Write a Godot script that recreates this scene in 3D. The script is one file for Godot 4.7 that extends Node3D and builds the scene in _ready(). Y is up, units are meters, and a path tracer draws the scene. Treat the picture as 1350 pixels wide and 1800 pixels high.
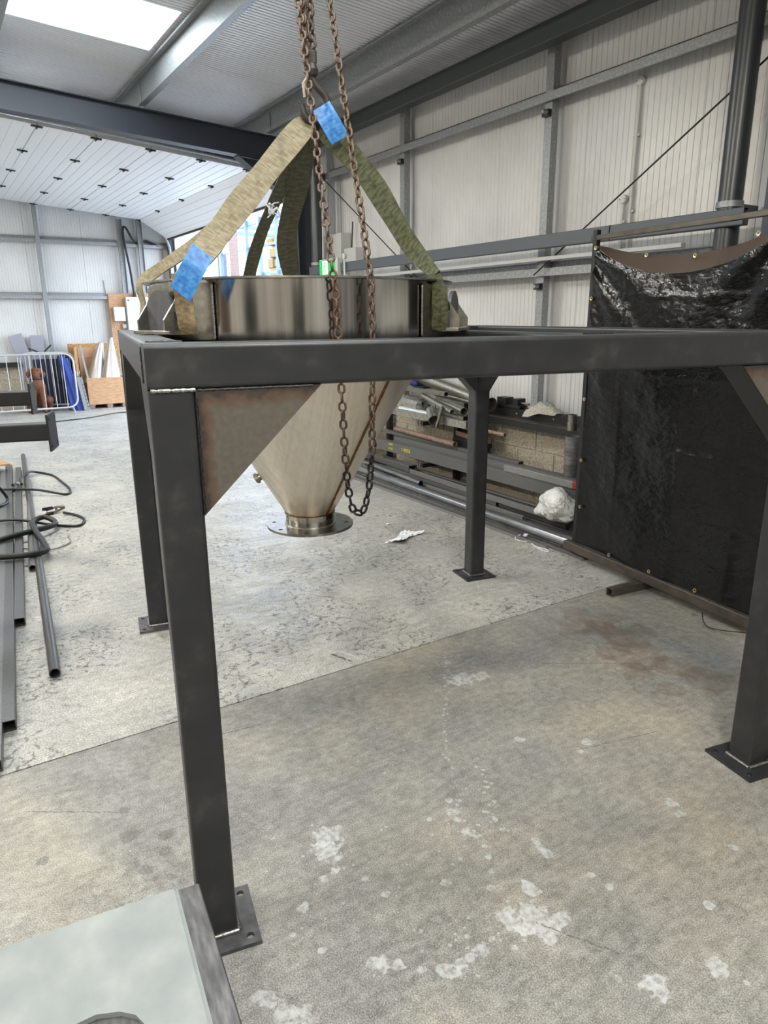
extends Node3D
# Workshop with a steel support frame, a stainless hopper hanging from a chain hoist, cladding walls and steel stock.

const WALL := 4.56          # inner face of the right-hand cladding
const FAR := -15.2          # inner face of the far gable cladding
const SLOPE := 0.062
var used := {}
var M := {}
var frame_xf := Transform3D(Basis(Vector3.UP, deg_to_rad(-11.2)), Vector3(0.387, 0, -1.54))

const ROOFLIGHT := 8.5


const PAINT := [[0.874,-1.717,0.056], [0.840,-1.663,0.050], [0.823,-1.574,0.018], [0.670,-1.503,0.019], [0.683,-1.511,0.012], [1.076,-1.347,0.017], [1.430,-1.330,0.021], [1.425,-1.294,0.018], [1.419,-1.268,0.025], [1.280,-1.195,0.030], [1.277,-1.210,0.017], [1.154,-1.147,0.053], [1.207,-1.104,0.065], [1.169,-1.099,0.032], [1.265,-1.066,0.034], [1.199,-1.031,0.020], [1.292,-1.582,0.022], [1.315,-1.634,0.015], [1.282,-1.545,0.017], [1.262,-1.484,0.021], [1.281,-1.459,0.016], [1.274,-1.402,0.012], [1.256,-1.355,0.011], [1.225,-1.311,0.013], [1.180,-1.260,0.013], [0.750,-1.241,0.023], [0.777,-1.221,0.026], [0.799,-1.201,0.021], [0.902,-1.112,0.030], [0.945,-1.111,0.017], [0.974,-1.111,0.017], [1.012,-1.115,0.027], [1.062,-1.125,0.012], [1.093,-1.068,0.014], [1.009,-1.166,0.010], [0.845,-1.153,0.013], [1.321,-0.781,0.036], [1.309,-0.801,0.026], [1.500,-0.734,0.030], [1.258,-0.854,0.011], [1.481,-1.071,0.015], [1.468,-1.132,0.015], [0.608,-1.437,0.010], [0.656,-1.347,0.012], [0.903,-1.416,0.013], [0.778,-1.569,0.015], [0.479,-1.276,0.012], [1.388,-1.476,0.012], [1.374,-1.423,0.012], [1.904,-2.279,0.067], [1.992,-2.253,0.041], [1.854,-2.280,0.033], [0.469,-1.304,0.029], [0.495,-1.243,0.035], [0.527,-1.213,0.031], [1.520,-0.664,0.009], [1.201,-1.598,0.010], [0.879,-1.497,0.013], [1.785,-1.769,0.023], [1.990,-1.610,0.026], [1.927,-1.583,0.017], [1.666,-0.866,0.017], [1.963,-1.200,0.025], [1.937,-1.148,0.020], [1.941,-0.955,0.016]]
const DROPS := [[1.993,-2.543,0.011], [1.996,-2.529,0.007], [1.957,-2.497,0.011], [1.947,-2.471,0.008], [1.929,-2.447,0.011], [1.945,-2.440,0.011], [1.903,-2.423,0.009], [1.877,-2.393,0.005], [1.892,-2.383,0.008], [1.843,-2.352,0.006], [1.836,-2.335,0.010], [1.831,-2.311,0.010], [1.824,-2.302,0.007], [1.791,-2.275,0.007], [1.782,-2.270,0.005], [1.767,-2.249,0.006], [1.772,-2.222,0.010], [1.751,-2.215,0.006], [1.725,-2.187,0.010], [1.727,-2.173,0.006], [1.705,-2.151,0.004], [1.692,-2.143,0.010], [1.665,-2.122,0.009], [1.647,-2.102,0.007], [1.637,-2.087,0.007], [1.653,-2.081,0.008], [1.630,-2.085,0.006], [1.614,-2.044,0.007], [1.595,-2.032,0.004], [1.602,-2.030,0.004], [1.586,-2.016,0.007], [1.563,-1.985,0.007], [1.555,-1.979,0.008], [1.554,-1.960,0.006], [1.534,-1.942,0.005], [1.528,-1.928,0.006], [1.529,-1.928,0.008], [1.508,-1.906,0.005], [1.500,-1.896,0.005], [1.493,-1.886,0.005], [1.461,-1.865,0.006], [1.459,-1.842,0.004], [1.457,-1.839,0.008], [1.459,-1.825,0.008], [1.242,-1.546,0.004], [1.503,-1.628,0.010], [1.324,-1.605,0.009], [1.389,-1.486,0.009], [1.296,-1.527,0.006], [1.365,-1.473,0.006], [1.530,-1.701,0.010], [1.443,-1.625,0.008], [1.379,-1.526,0.009], [1.405,-1.654,0.006], [1.345,-1.617,0.009], [1.391,-1.517,0.009], [1.398,-1.500,0.004], [1.519,-1.733,0.009], [1.445,-1.547,0.010], [1.199,-1.502,0.005], [1.473,-1.620,0.006], [1.439,-1.777,0.009], [1.508,-1.686,0.008], [1.245,-1.499,0.004], [1.291,-1.472,0.007], [1.321,-1.486,0.008], [1.491,-1.645,0.010], [1.274,-1.472,0.008], [1.297,-1.443,0.004], [1.479,-1.619,0.009], [1.339,-1.626,0.005], [1.469,-1.625,0.007], [1.447,-1.601,0.010], [1.269,-1.464,0.008], [1.071,-0.893,0.003], [1.207,-1.893,0.008], [1.044,-1.551,0.003], [0.949,-1.413,0.005], [0.659,-1.422,0.003], [0.737,-1.325,0.002], [1.339,-2.155,0.004], [0.869,-1.299,0.004], [1.020,-1.473,0.004], [1.012,-1.586,0.004], [1.054,-1.214,0.005], [0.832,-1.265,0.003], [1.141,-1.396,0.006], [1.251,-1.529,0.004], [1.163,-1.535,0.007], [0.535,-1.123,0.005], [1.509,-1.665,0.004], [1.017,-1.567,0.005], [0.732,-1.526,0.003], [0.709,-1.434,0.003], [1.046,-1.375,0.005], [0.848,-1.568,0.006], [0.763,-1.684,0.007], [0.779,-1.453,0.006], [1.333,-0.902,0.004], [1.040,-1.608,0.003], [0.377,-1.460,0.004], [0.852,-1.794,0.007], [1.388,-1.412,0.007], [1.199,-1.797,0.003], [1.347,-1.970,0.005], [0.642,-1.689,0.005], [0.949,-1.837,0.004], [0.765,-1.757,0.004], [0.872,-1.631,0.003], [0.827,-1.493,0.003], [1.174,-1.402,0.007], [1.365,-1.331,0.003], [0.883,-1.789,0.005], [0.902,-1.265,0.003], [0.787,-1.315,0.003], [0.886,-1.150,0.004], [1.139,-1.462,0.006], [1.418,-1.542,0.007], [0.639,-1.442,0.005], [1.056,-1.651,0.007], [1.221,-1.437,0.003], [1.324,-1.583,0.005], [1.101,-2.050,0.004], [1.038,-1.647,0.007], [0.306,-2.011,0.005], [0.744,-1.561,0.003], [0.896,-1.339,0.004], [0.710,-1.810,0.003], [0.821,-1.570,0.003], [0.718,-1.809,0.006], [0.896,-2.950,0.009], [0.732,-1.207,0.005], [0.880,-1.564,0.005], [1.104,-1.484,0.004], [0.915,-1.250,0.008], [0.998,-1.049,0.003], [1.026,-1.171,0.003], [0.994,-1.107,0.006], [0.939,-1.125,0.003], [1.079,-1.107,0.006], [0.959,-1.057,0.004], [1.022,-1.193,0.004], [0.979,-1.176,0.006], [0.988,-1.140,0.007], [0.947,-1.123,0.003], [0.887,-1.121,0.004], [0.956,-1.121,0.004], [1.035,-1.128,0.005], [0.987,-1.192,0.006], [0.991,-1.177,0.007], [0.954,-1.171,0.007], [0.880,-1.198,0.005], [0.994,-1.225,0.003], [0.956,-1.140,0.005], [1.089,-1.127,0.006], [1.107,-1.143,0.003], [1.135,-1.071,0.007], [0.997,-1.125,0.005], [0.957,-1.110,0.002], [0.957,-1.062,0.004], [1.070,-1.125,0.004], [1.158,-1.164,0.006], [0.953,-1.097,0.007], [0.985,-1.118,0.005]]
const RUST := [[2.868,-2.339,0.197], [2.906,-2.185,0.172], [2.734,-2.099,0.095], [2.815,-1.970,0.144], [2.854,-1.802,0.118], [2.843,-1.643,0.127], [2.642,-1.683,0.065], [3.053,-1.602,0.068], [2.645,-1.873,0.069]]
const OIL := [[0.425,-2.021,0.028], [0.403,-1.947,0.023], [0.328,-1.899,0.024], [0.387,-1.833,0.015], [0.343,-1.849,0.011], [0.335,-2.219,0.020], [0.065,-2.119,0.020], [0.318,-2.082,0.033], [1.624,-2.726,0.032], [1.581,-0.947,0.010]]


func _ready() -> void:
	# camera: measured from the verticals and the frame's edges
	var cam := Camera3D.new()
	cam.name = "camera"
	add_child(cam)
	cam.fov = 72.92
	cam.near = 0.05
	cam.far = 200.0
	cam.transform = Transform3D(Basis(Vector3(0.840367, -0.007270, 0.541970), Vector3(0.152336, 0.962774, -0.223294), Vector3(-0.520171, 0.270210, 0.810191)), Vector3(0, 1.65, 0))
	cam.current = true
	var we := WorldEnvironment.new()
	we.name = "world"
	var env := Environment.new()
	env.background_mode = Environment.BG_SKY
	var sk := Sky.new()
	var ps := ProceduralSkyMaterial.new()
	ps.sky_top_color = Color(0.8, 0.86, 0.94)
	ps.sky_horizon_color = Color(0.92, 0.95, 1.0)
	ps.ground_horizon_color = Color(0.6, 0.62, 0.65)
	ps.ground_bottom_color = Color(0.4, 0.4, 0.4)
	ps.sky_energy_multiplier = 2.3
	sk.sky_material = ps
	env.sky = sk
	env.tonemap_mode = Environment.TONE_MAPPER_LINEAR
	env.tonemap_exposure = 1.62
	env.sdfgi_enabled = true
	env.ssao_enabled = true
	env.ssil_enabled = true
	we.environment = env
	add_child(we)
	make_materials()
	build_floor()
	build_walls()
	build_roof()
	unseen_lamp(0.42, 3.9, -6.2, 5.5, "unseen round ceiling lamp by the rooflight, lights the far floor")  # out of view, placed to light the far floor and cast the leg shadows
	unseen_lamp(0.9, 3.8, 0.1, 5.5, "unseen round ceiling lamp behind the work bench, lights the near floor")  # out of view, placed to light the near floor
	unseen_lamp(-4.6, 4.1, -3.2, 7.5, "added fill lamp out of view over the middle of the workshop", true)  # this lamp and the next ones are added fill for the right wall and ceiling
	unseen_lamp(-4.6, 4.1, -9.5, 7.0, "added fill lamp out of view in the far half of the workshop", true)  # added fill, out of view
	unseen_lamp(-4.2, 4.1, 3.6, 8.5, "added fill lamp out of view near the wall behind the bench", true)  # added fill, out of view
	build_steel()
	build_door()
	build_outside()
	build_frame()
	build_hopper()
	build_lifting()
	build_screen()
	build_stock()
	build_wall_fittings()
	build_gable()
	build_barriers()
	build_dog()
	build_left_floor()
	build_bench()
	build_behind()

class MB:
	var v := PackedVector3Array()
	var n := PackedVector3Array()
	var t := PackedVector2Array()
	func tri(a: Vector3, b: Vector3, c: Vector3, na: Vector3, nb: Vector3, nc: Vector3, ta := Vector2(), tb := Vector2(), tc := Vector2()) -> void:
		if (b - a).cross(c - a).dot(na + nb + nc) > 0.0:
			v.append_array([a, c, b]); n.append_array([na, nc, nb]); t.append_array([ta, tc, tb])
		else:
			v.append_array([a, b, c]); n.append_array([na, nb, nc]); t.append_array([ta, tb, tc])
	func quad(a: Vector3, b: Vector3, c: Vector3, d: Vector3, na: Vector3, nb: Vector3, nc: Vector3, nd: Vector3, ta := Vector2(), tb := Vector2(), tc := Vector2(), td := Vector2()) -> void:
		tri(a, b, c, na, nb, nc, ta, tb, tc)
		tri(a, c, d, na, nc, nd, ta, tc, td)
	func flat(a: Vector3, b: Vector3, c: Vector3, d: Vector3, out := Vector3.ZERO) -> void:
		var m := (c - a).cross(d - b)
		if m.length_squared() < 1e-18:
			return
		m = m.normalized()
		if out != Vector3.ZERO and m.dot(out) < 0.0:
			m = -m
		quad(a, b, c, d, m, m, m, m, Vector2(0, 0), Vector2(1, 0), Vector2(1, 1), Vector2(0, 1))
	func box(xf: Transform3D, s: Vector3, bev := 0.0) -> void:
		var h := s * 0.5
		var e := minf(bev, minf(h.x, minf(h.y, h.z)) * 0.9)
		var ax := [Vector3.RIGHT, Vector3.UP, Vector3.BACK]
		for k in 3:
			var u: Vector3 = ax[(k + 1) % 3]
			var w: Vector3 = ax[(k + 2) % 3]
			for sg in [-1.0, 1.0]:
				var nn: Vector3 = ax[k] * sg
				var c: Vector3 = nn * h[k]
				var du: Vector3 = u * (h[(k + 1) % 3] - e)
				var dw: Vector3 = w * (h[(k + 2) % 3] - e)
				var N := (xf.basis * nn).normalized()
				quad(xf * (c - du - dw), xf * (c + du - dw), xf * (c + du + dw), xf * (c - du + dw), N, N, N, N, Vector2(0, 0), Vector2(1, 0), Vector2(1, 1), Vector2(0, 1))
		if e <= 0.0:
			return
		for k in 3:
			var i1 := (k + 1) % 3
			var i2 := (k + 2) % 3
			for s1 in [-1.0, 1.0]:
				for s2 in [-1.0, 1.0]:
					var n1: Vector3 = ax[i1] * s1
					var n2: Vector3 = ax[i2] * s2
					var L: Vector3 = ax[k] * (h[k] - e)
					var p1: Vector3 = n1 * h[i1] + n2 * (h[i2] - e)
					var p2: Vector3 = n1 * (h[i1] - e) + n2 * h[i2]
					var N1 := (xf.basis * n1).normalized()
					var N2 := (xf.basis * n2).normalized()
					quad(xf * (p1 - L), xf * (p1 + L), xf * (p2 + L), xf * (p2 - L), N1, N1, N2, N2)
		for sx in [-1.0, 1.0]:
			for sy in [-1.0, 1.0]:
				for sz in [-1.0, 1.0]:
					var c := Vector3(sx * h.x, sy * h.y, sz * h.z)
					tri(xf * (c - Vector3(0, sy * e, sz * e)), xf * (c - Vector3(sx * e, 0, sz * e)), xf * (c - Vector3(sx * e, sy * e, 0)), (xf.basis * Vector3(sx, 0, 0)).normalized(), (xf.basis * Vector3(0, sy, 0)).normalized(), (xf.basis * Vector3(0, 0, sz)).normalized())
	# extrude a profile [[pos, normal], ...] (closed) along local z from 0 to L; inner = wall thickness for a hollow section
	func extrude(xf: Transform3D, prof: Array, L: float, wall := 0.0, caps := true) -> void:
		var m := prof.size()
		for i in m:
			var p: Vector2 = prof[i][0]
			var q: Vector2 = prof[(i + 1) % m][0]
			var pn: Vector2 = prof[i][1]
			var qn: Vector2 = prof[(i + 1) % m][1]
			var P0 := Vector3(p.x, p.y, 0)
			var Q0 := Vector3(q.x, q.y, 0)
			var z := Vector3(0, 0, L)
			if p.distance_squared_to(q) > 1e-12:
				var NP := xf.basis * Vector3(pn.x, pn.y, 0)
				var NQ := xf.basis * Vector3(qn.x, qn.y, 0)
				quad(xf * P0, xf * Q0, xf * (Q0 + z), xf * (P0 + z), NP, NQ, NQ, NP, Vector2(float(i) / m, 0), Vector2(float(i + 1) / m, 0), Vector2(float(i + 1) / m, L), Vector2(float(i) / m, L))
			if wall > 0.0:
				var ip := p - pn * wall
				var iq := q - qn * wall
				var I0 := Vector3(ip.x, ip.y, 0)
				var J0 := Vector3(iq.x, iq.y, 0)
				if ip.distance_squared_to(iq) > 1e-12:
					quad(xf * I0, xf * J0, xf * (J0 + z), xf * (I0 + z), xf.basis * Vector3(-pn.x, -pn.y, 0), xf.basis * Vector3(-qn.x, -qn.y, 0), xf.basis * Vector3(-qn.x, -qn.y, 0), xf.basis * Vector3(-pn.x, -pn.y, 0))
				flat(xf * P0, xf * Q0, xf * J0, xf * I0, xf.basis * Vector3(0, 0, -1))
				flat(xf * (P0 + z), xf * (Q0 + z), xf * (J0 + z), xf * (I0 + z), xf.basis * Vector3(0, 0, 1))
		if caps and wall <= 0.0:
			var pts := PackedVector2Array()
			for e in prof:
				if pts.is_empty() or pts[-1].distance_squared_to(e[0]) > 1e-12:
					pts.append(e[0])
			if pts.size() > 2 and pts[0].distance_squared_to(pts[-1]) < 1e-12:
				pts.remove_at(pts.size() - 1)
			var idx := Geometry2D.triangulate_polygon(pts)
			for zz in [0.0, L]:
				var N := (xf.basis * Vector3(0, 0, -1.0 if zz == 0.0 else 1.0)).normalized()
				for k in range(0, idx.size(), 3):
					tri(xf * Vector3(pts[idx[k]].x, pts[idx[k]].y, zz), xf * Vector3(pts[idx[k + 1]].x, pts[idx[k + 1]].y, zz), xf * Vector3(pts[idx[k + 2]].x, pts[idx[k + 2]].y, zz), N, N, N)
	# turn a profile (x = radius, y = height) about the y axis
	func lathe(xf: Transform3D, prof: PackedVector2Array, seg := 32, a0 := 0.0, a1 := TAU) -> void:
		for i in prof.size() - 1:
			var p := prof[i]
			var q := prof[i + 1]
			var d := (q - p).normalized()
			var nn := Vector2(d.y, -d.x)
			for k in seg:
				var f0 := a0 + (a1 - a0) * k / seg
				var f1 := a0 + (a1 - a0) * (k + 1) / seg
				var c0 := Vector3(sin(f0), 0, cos(f0))
				var c1 := Vector3(sin(f1), 0, cos(f1))
				var N0 := (xf.basis * (c0 * nn.x + Vector3(0, nn.y, 0))).normalized()
				var N1 := (xf.basis * (c1 * nn.x + Vector3(0, nn.y, 0))).normalized()
				var A := xf * (c0 * p.x + Vector3(0, p.y, 0))
				var B := xf * (c1 * p.x + Vector3(0, p.y, 0))
				var Cc := xf * (c1 * q.x + Vector3(0, q.y, 0))
				var D := xf * (c0 * q.x + Vector3(0, q.y, 0))
				if p.x > 1e-6:
					tri(A, B, Cc, N0, N1, N1, Vector2(f0, p.y), Vector2(f1, p.y), Vector2(f1, q.y))
				if q.x > 1e-6:
					tri(A, Cc, D, N0, N1, N0, Vector2(f0, p.y), Vector2(f1, q.y), Vector2(f0, q.y))
	# round tube along a path; bump gives weld-like ripples
	func tube(path: PackedVector3Array, r: float, seg := 8, closed := false, caps := true, bump := 0.0, squash := Vector2(1, 1)) -> void:
		var m := path.size()
		var dirs := []
		for i in m:
			var a: Vector3 = path[(i - 1 + m) % m] if closed or i > 0 else path[0]
			var b: Vector3 = path[(i + 1) % m] if closed or i < m - 1 else path[m - 1]
			dirs.append((b - a).normalized())
		var up := Vector3.UP if absf(dirs[0].y) < 0.9 else Vector3.RIGHT
		var side: Vector3 = dirs[0].cross(up).normalized()
		var rings := []
		for i in m:
			var d: Vector3 = dirs[i]
			side = (side - d * side.dot(d)).normalized()
			var w := d.cross(side)
			var rr := r * (1.0 + bump * sin(i * 2.4) + bump * 0.6 * sin(i * 5.1 + 1.0))
			var ring := []
			for k in seg:
				var a := TAU * k / seg
				var nn := side * cos(a) * squash.x + w * sin(a) * squash.y
				ring.append([path[i] + nn * rr, nn.normalized()])
			rings.append(ring)
		for i in (m if closed else m - 1):
			var A: Array = rings[i]
			var B: Array = rings[(i + 1) % m]
			var off := 0
			if closed and i == m - 1:
				var best := 1e9
				for o in seg:
					var dd: float = A[0][0].distance_squared_to(B[o][0])
					if dd < best:
						best = dd; off = o
			for k in seg:
				var k1 := (k + 1) % seg
				quad(A[k][0], A[k1][0], B[(k1 + off) % seg][0], B[(k + off) % seg][0], A[k][1], A[k1][1], B[(k1 + off) % seg][1], B[(k + off) % seg][1])
		if caps and not closed:
			for k in seg:
				var k1 := (k + 1) % seg
				tri(path[0], rings[0][k][0], rings[0][k1][0], -dirs[0], -dirs[0], -dirs[0])
				tri(path[m - 1], rings[m - 1][k][0], rings[m - 1][k1][0], dirs[m - 1], dirs[m - 1], dirs[m - 1])
	# flat strap along a path; sides[i] is the across direction
	func strap(path: PackedVector3Array, sides: PackedVector3Array, w: PackedFloat32Array, th: float) -> void:
		var m := path.size()
		var run := 0.0
		for i in m - 1:
			var c := []
			for j in [i, i + 1]:
				var a: Vector3 = path[maxi(j - 1, 0)]
				var b: Vector3 = path[mini(j + 1, m - 1)]
				var d := (b - a).normalized()
				var s: Vector3 = (sides[j] - d * sides[j].dot(d)).normalized()
				c.append([path[j], s, d.cross(s).normalized(), w[j] * 0.5])
			var l := path[i].distance_to(path[i + 1])
			for f in [-1.0, 1.0]:
				var P: Vector3 = c[0][0] + c[0][2] * f * th * 0.5
				var Q: Vector3 = c[1][0] + c[1][2] * f * th * 0.5
				quad(P - c[0][1] * c[0][3], P + c[0][1] * c[0][3], Q + c[1][1] * c[1][3], Q - c[1][1] * c[1][3], c[0][2] * f, c[0][2] * f, c[1][2] * f, c[1][2] * f, Vector2(0, run), Vector2(1, run), Vector2(1, run + l), Vector2(0, run + l))
				var e0: Vector3 = c[0][0] + c[0][1] * c[0][3] * f
				var e1: Vector3 = c[1][0] + c[1][1] * c[1][3] * f
				quad(e0 - c[0][2] * th * 0.5, e0 + c[0][2] * th * 0.5, e1 + c[1][2] * th * 0.5, e1 - c[1][2] * th * 0.5, c[0][1] * f, c[0][1] * f, c[1][1] * f, c[1][1] * f)
			run += l
	# sheet from a function of (u, v) in 0..1
	func sheet(nu: int, nv: int, f: Callable, uvs := Vector2(1, 1)) -> void:
		var P := []
		for j in nv + 1:
			var row := PackedVector3Array()
			for i in nu + 1:
				row.append(f.call(float(i) / nu, float(j) / nv))
			P.append(row)
		var Nn := []
		for j in nv + 1:
			var row := PackedVector3Array()
			for i in nu + 1:
				var du: Vector3 = P[j][mini(i + 1, nu)] - P[j][maxi(i - 1, 0)]
				var dv: Vector3 = P[mini(j + 1, nv)][i] - P[maxi(j - 1, 0)][i]
				row.append(du.cross(dv).normalized())
			Nn.append(row)
		for j in nv:
			for i in nu:
				quad(P[j][i], P[j][i + 1], P[j + 1][i + 1], P[j + 1][i], Nn[j][i], Nn[j][i + 1], Nn[j + 1][i + 1], Nn[j + 1][i], Vector2(float(i) / nu, float(j) / nv) * uvs, Vector2(float(i + 1) / nu, float(j) / nv) * uvs, Vector2(float(i + 1) / nu, float(j + 1) / nv) * uvs, Vector2(float(i) / nu, float(j + 1) / nv) * uvs)
	# plate in the local x-y plane (thickness along z, 0..th) whose outline is star-shaped about a round hole
	func holed(xf: Transform3D, outline: PackedVector2Array, c: Vector2, r: float, th: float, rim_sides := true) -> void:
		var pts := PackedVector2Array()
		for i in outline.size():
			var a := outline[i]
			var b := outline[(i + 1) % outline.size()]
			for k in 6:
				pts.append(a.lerp(b, k / 6.0))
		var m := pts.size()
		for i in m:
			var a := pts[i]
			var b := pts[(i + 1) % m]
			var ha := c + (a - c).normalized() * r
			var hb := c + (b - c).normalized() * r
			for z in [0.0, th]:
				var N := (xf.basis * Vector3(0, 0, 1.0 if z > 0.0 else -1.0)).normalized()
				quad(xf * Vector3(a.x, a.y, z), xf * Vector3(b.x, b.y, z), xf * Vector3(hb.x, hb.y, z), xf * Vector3(ha.x, ha.y, z), N, N, N, N)
			var na := (xf.basis * Vector3(c.x - ha.x, c.y - ha.y, 0)).normalized()
			var nb := (xf.basis * Vector3(c.x - hb.x, c.y - hb.y, 0)).normalized()
			quad(xf * Vector3(ha.x, ha.y, 0), xf * Vector3(hb.x, hb.y, 0), xf * Vector3(hb.x, hb.y, th), xf * Vector3(ha.x, ha.y, th), na, nb, nb, na)
			if rim_sides:
				var e := (b - a).normalized()
				flat(xf * Vector3(a.x, a.y, 0), xf * Vector3(b.x, b.y, 0), xf * Vector3(b.x, b.y, th), xf * Vector3(a.x, a.y, th), xf.basis * Vector3(a.x + b.x - 2 * c.x, a.y + b.y - 2 * c.y, 0))
	# body from tapered capsules [a, b, ra, rb] joined by a smooth minimum, meshed as surface nets
	func nets(caps: Array, lo: Vector3, hi: Vector3, cell: float, k: float) -> void:
		var nx := int((hi.x - lo.x) / cell) + 2
		var ny := int((hi.y - lo.y) / cell) + 2
		var nz := int((hi.z - lo.z) / cell) + 2
		var g := PackedFloat32Array()
		g.resize(nx * ny * nz)
		g.fill(1.0)
		var pre := []
		for c in caps:
			pre.append([c[0], c[1] - c[0], maxf((c[1] - c[0]).length_squared(), 1e-9), c[2], c[3]])
		for z in nz:
			for y in ny:
				for x in nx:
					var p := lo + Vector3(x, y, z) * cell
					var d := 1.0
					for c in pre:
						var w: Vector3 = p - c[0]
						var tt: float = clampf(w.dot(c[1]) / c[2], 0.0, 1.0)
						var e: float = (w - c[1] * tt).length() - lerpf(c[3], c[4], tt)
						var h := clampf(0.5 + 0.5 * (d - e) / k, 0.0, 1.0)
						d = lerpf(d, e, h) - k * h * (1.0 - h)
					g[x + nx * (y + ny * z)] = d
		var vid := {}
		var pos := PackedVector3Array()
		var nor := PackedVector3Array()
		for z in nz - 1:
			for y in ny - 1:
				for x in nx - 1:
					var i0 := x + nx * (y + ny * z)
					var s := 0
					var val := []
					for cc in 8:
						var vv := g[i0 + (cc & 1) + nx * (((cc >> 1) & 1) + ny * ((cc >> 2) & 1))]
						val.append(vv)
						s += 1 if vv < 0.0 else 0
					if s == 0 or s == 8:
						continue
					var acc := Vector3.ZERO
					var cnt := 0
					for e in [[0, 1], [2, 3], [4, 5], [6, 7], [0, 2], [1, 3], [4, 6], [5, 7], [0, 4], [1, 5], [2, 6], [3, 7]]:
						var a: float = val[e[0]]
						var b: float = val[e[1]]
						if (a < 0.0) != (b < 0.0):
							var f := a / (a - b)
							var pa := Vector3(e[0] & 1, (e[0] >> 1) & 1, (e[0] >> 2) & 1)
							var pb := Vector3(e[1] & 1, (e[1] >> 1) & 1, (e[1] >> 2) & 1)
							acc += pa.lerp(pb, f)
							cnt += 1
					vid[i0] = pos.size()
					pos.append(lo + (Vector3(x, y, z) + acc / cnt) * cell)
					nor.append(Vector3(val[1] + val[3] + val[5] + val[7] - val[0] - val[2] - val[4] - val[6], val[2] + val[3] + val[6] + val[7] - val[0] - val[1] - val[4] - val[5], val[4] + val[5] + val[6] + val[7] - val[0] - val[1] - val[2] - val[3]).normalized())
		var st := [1, nx, nx * ny]
		for z in range(1, nz - 1):
			for y in range(1, ny - 1):
				for x in range(1, nx - 1):
					var i0 := x + nx * (y + ny * z)
					for ax in 3:
						var s1: int = st[(ax + 1) % 3]
						var s2: int = st[(ax + 2) % 3]
						if (g[i0] < 0.0) != (g[i0 + st[ax]] < 0.0):
							var q := [i0, i0 - s1, i0 - s1 - s2, i0 - s2]
							if vid.has(q[0]) and vid.has(q[1]) and vid.has(q[2]) and vid.has(q[3]):
								var a: int = vid[q[0]]
								var b: int = vid[q[1]]
								var c: int = vid[q[2]]
								var d: int = vid[q[3]]
								quad(pos[a], pos[b], pos[c], pos[d], nor[a], nor[b], nor[c], nor[d])
	func mesh() -> ArrayMesh:
		var arr := []
		arr.resize(Mesh.ARRAY_MAX)
		arr[Mesh.ARRAY_VERTEX] = v
		arr[Mesh.ARRAY_NORMAL] = n
		arr[Mesh.ARRAY_TEX_UV] = t
		var m := ArrayMesh.new()
		m.add_surface_from_arrays(Mesh.PRIMITIVE_TRIANGLES, arr)
		return m

# ---------- naming and tagging ----------
func numbered(called: String) -> String:
	var k: int = used.get(called, -1) + 1
	used[called] = k
	return called if k == 0 else "%s_%03d" % [called, k]

func tag(o: Node, label := "", category := "", group := "", kind := "") -> void:
	for e in [["label", label], ["category", category], ["group", group], ["kind", kind]]:
		if e[1] != "":
			o.set_meta(e[0], e[1])

func thing(called: String, label: String, category: String, xf := Transform3D(), group := "") -> Node3D:
	var o := Node3D.new()
	o.name = numbered(called)
	add_child(o)
	o.transform = xf
	tag(o, label, category, group)
	return o

func setting(called: String) -> Node3D:
	var o := Node3D.new()
	o.name = called
	add_child(o)
	o.set_meta("kind", "structure")
	return o

func part(parent: Node, called: String, mesh: Mesh, mat: Material, xf := Transform3D(), label := "") -> MeshInstance3D:
	var o := MeshInstance3D.new()
	o.name = called
	o.mesh = mesh
	o.material_override = mat
	o.transform = xf
	parent.add_child(o, true)
	if label != "":
		o.set_meta("label", label)
	return o

func solo(called: String, mesh: Mesh, mat: Material, xf: Transform3D, label: String, category: String, group := "") -> MeshInstance3D:
	var o := part(self, numbered(called), mesh, mat, xf)
	tag(o, label, category, group)
	return o

# ---------- shape helpers ----------
func at(x: float, y: float, z: float, turn := 0.0) -> Transform3D:
	return Transform3D(Basis(Vector3.UP, turn), Vector3(x, y, z))

func along(a: Vector3, b: Vector3, up := Vector3.UP) -> Transform3D:   # local z runs from a to b
	var z := (b - a).normalized()
	if absf(z.dot(up)) > 0.99:
		up = Vector3.RIGHT
	var x := up.cross(z).normalized()
	return Transform3D(Basis(x, z.cross(x), z), a)

func rrect(w: float, h: float, r: float, k := 3) -> Array:
	var out := []
	for c in [[1, 1, 0], [-1, 1, 1], [-1, -1, 2], [1, -1, 3]]:
		for i in k + 1:
			var a: float = (c[2] + float(i) / k) * PI / 2
			var nn := Vector2(cos(a), sin(a))
			out.append([Vector2(c[0] * (w / 2 - r), c[1] * (h / 2 - r)) + nn * r, nn])
	return out

func circ(r: float, m := 20) -> Array:
	var out := []
	for i in m:
		var nn := Vector2(cos(TAU * i / m), sin(TAU * i / m))
		out.append([nn * r, nn])
	return out

func poly(pts: Array) -> Array:      # sharp-edged profile
	var out := []
	var area := 0.0
	for i in pts.size():
		var a: Vector2 = pts[i]
		var b: Vector2 = pts[(i + 1) % pts.size()]
		area += a.x * b.y - b.x * a.y
	for i in pts.size():
		var a: Vector2 = pts[i]
		var b: Vector2 = pts[(i + 1) % pts.size()]
		var d := (b - a).normalized()
		var nn := Vector2(d.y, -d.x) * (1.0 if area > 0 else -1.0)
		out.append([a, nn]); out.append([b, nn])
	return out

func box_mesh(s: Vector3, bev := 0.002) -> ArrayMesh:
	var mb := MB.new()
	mb.box(Transform3D(), s, bev)
	return mb.mesh()

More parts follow.
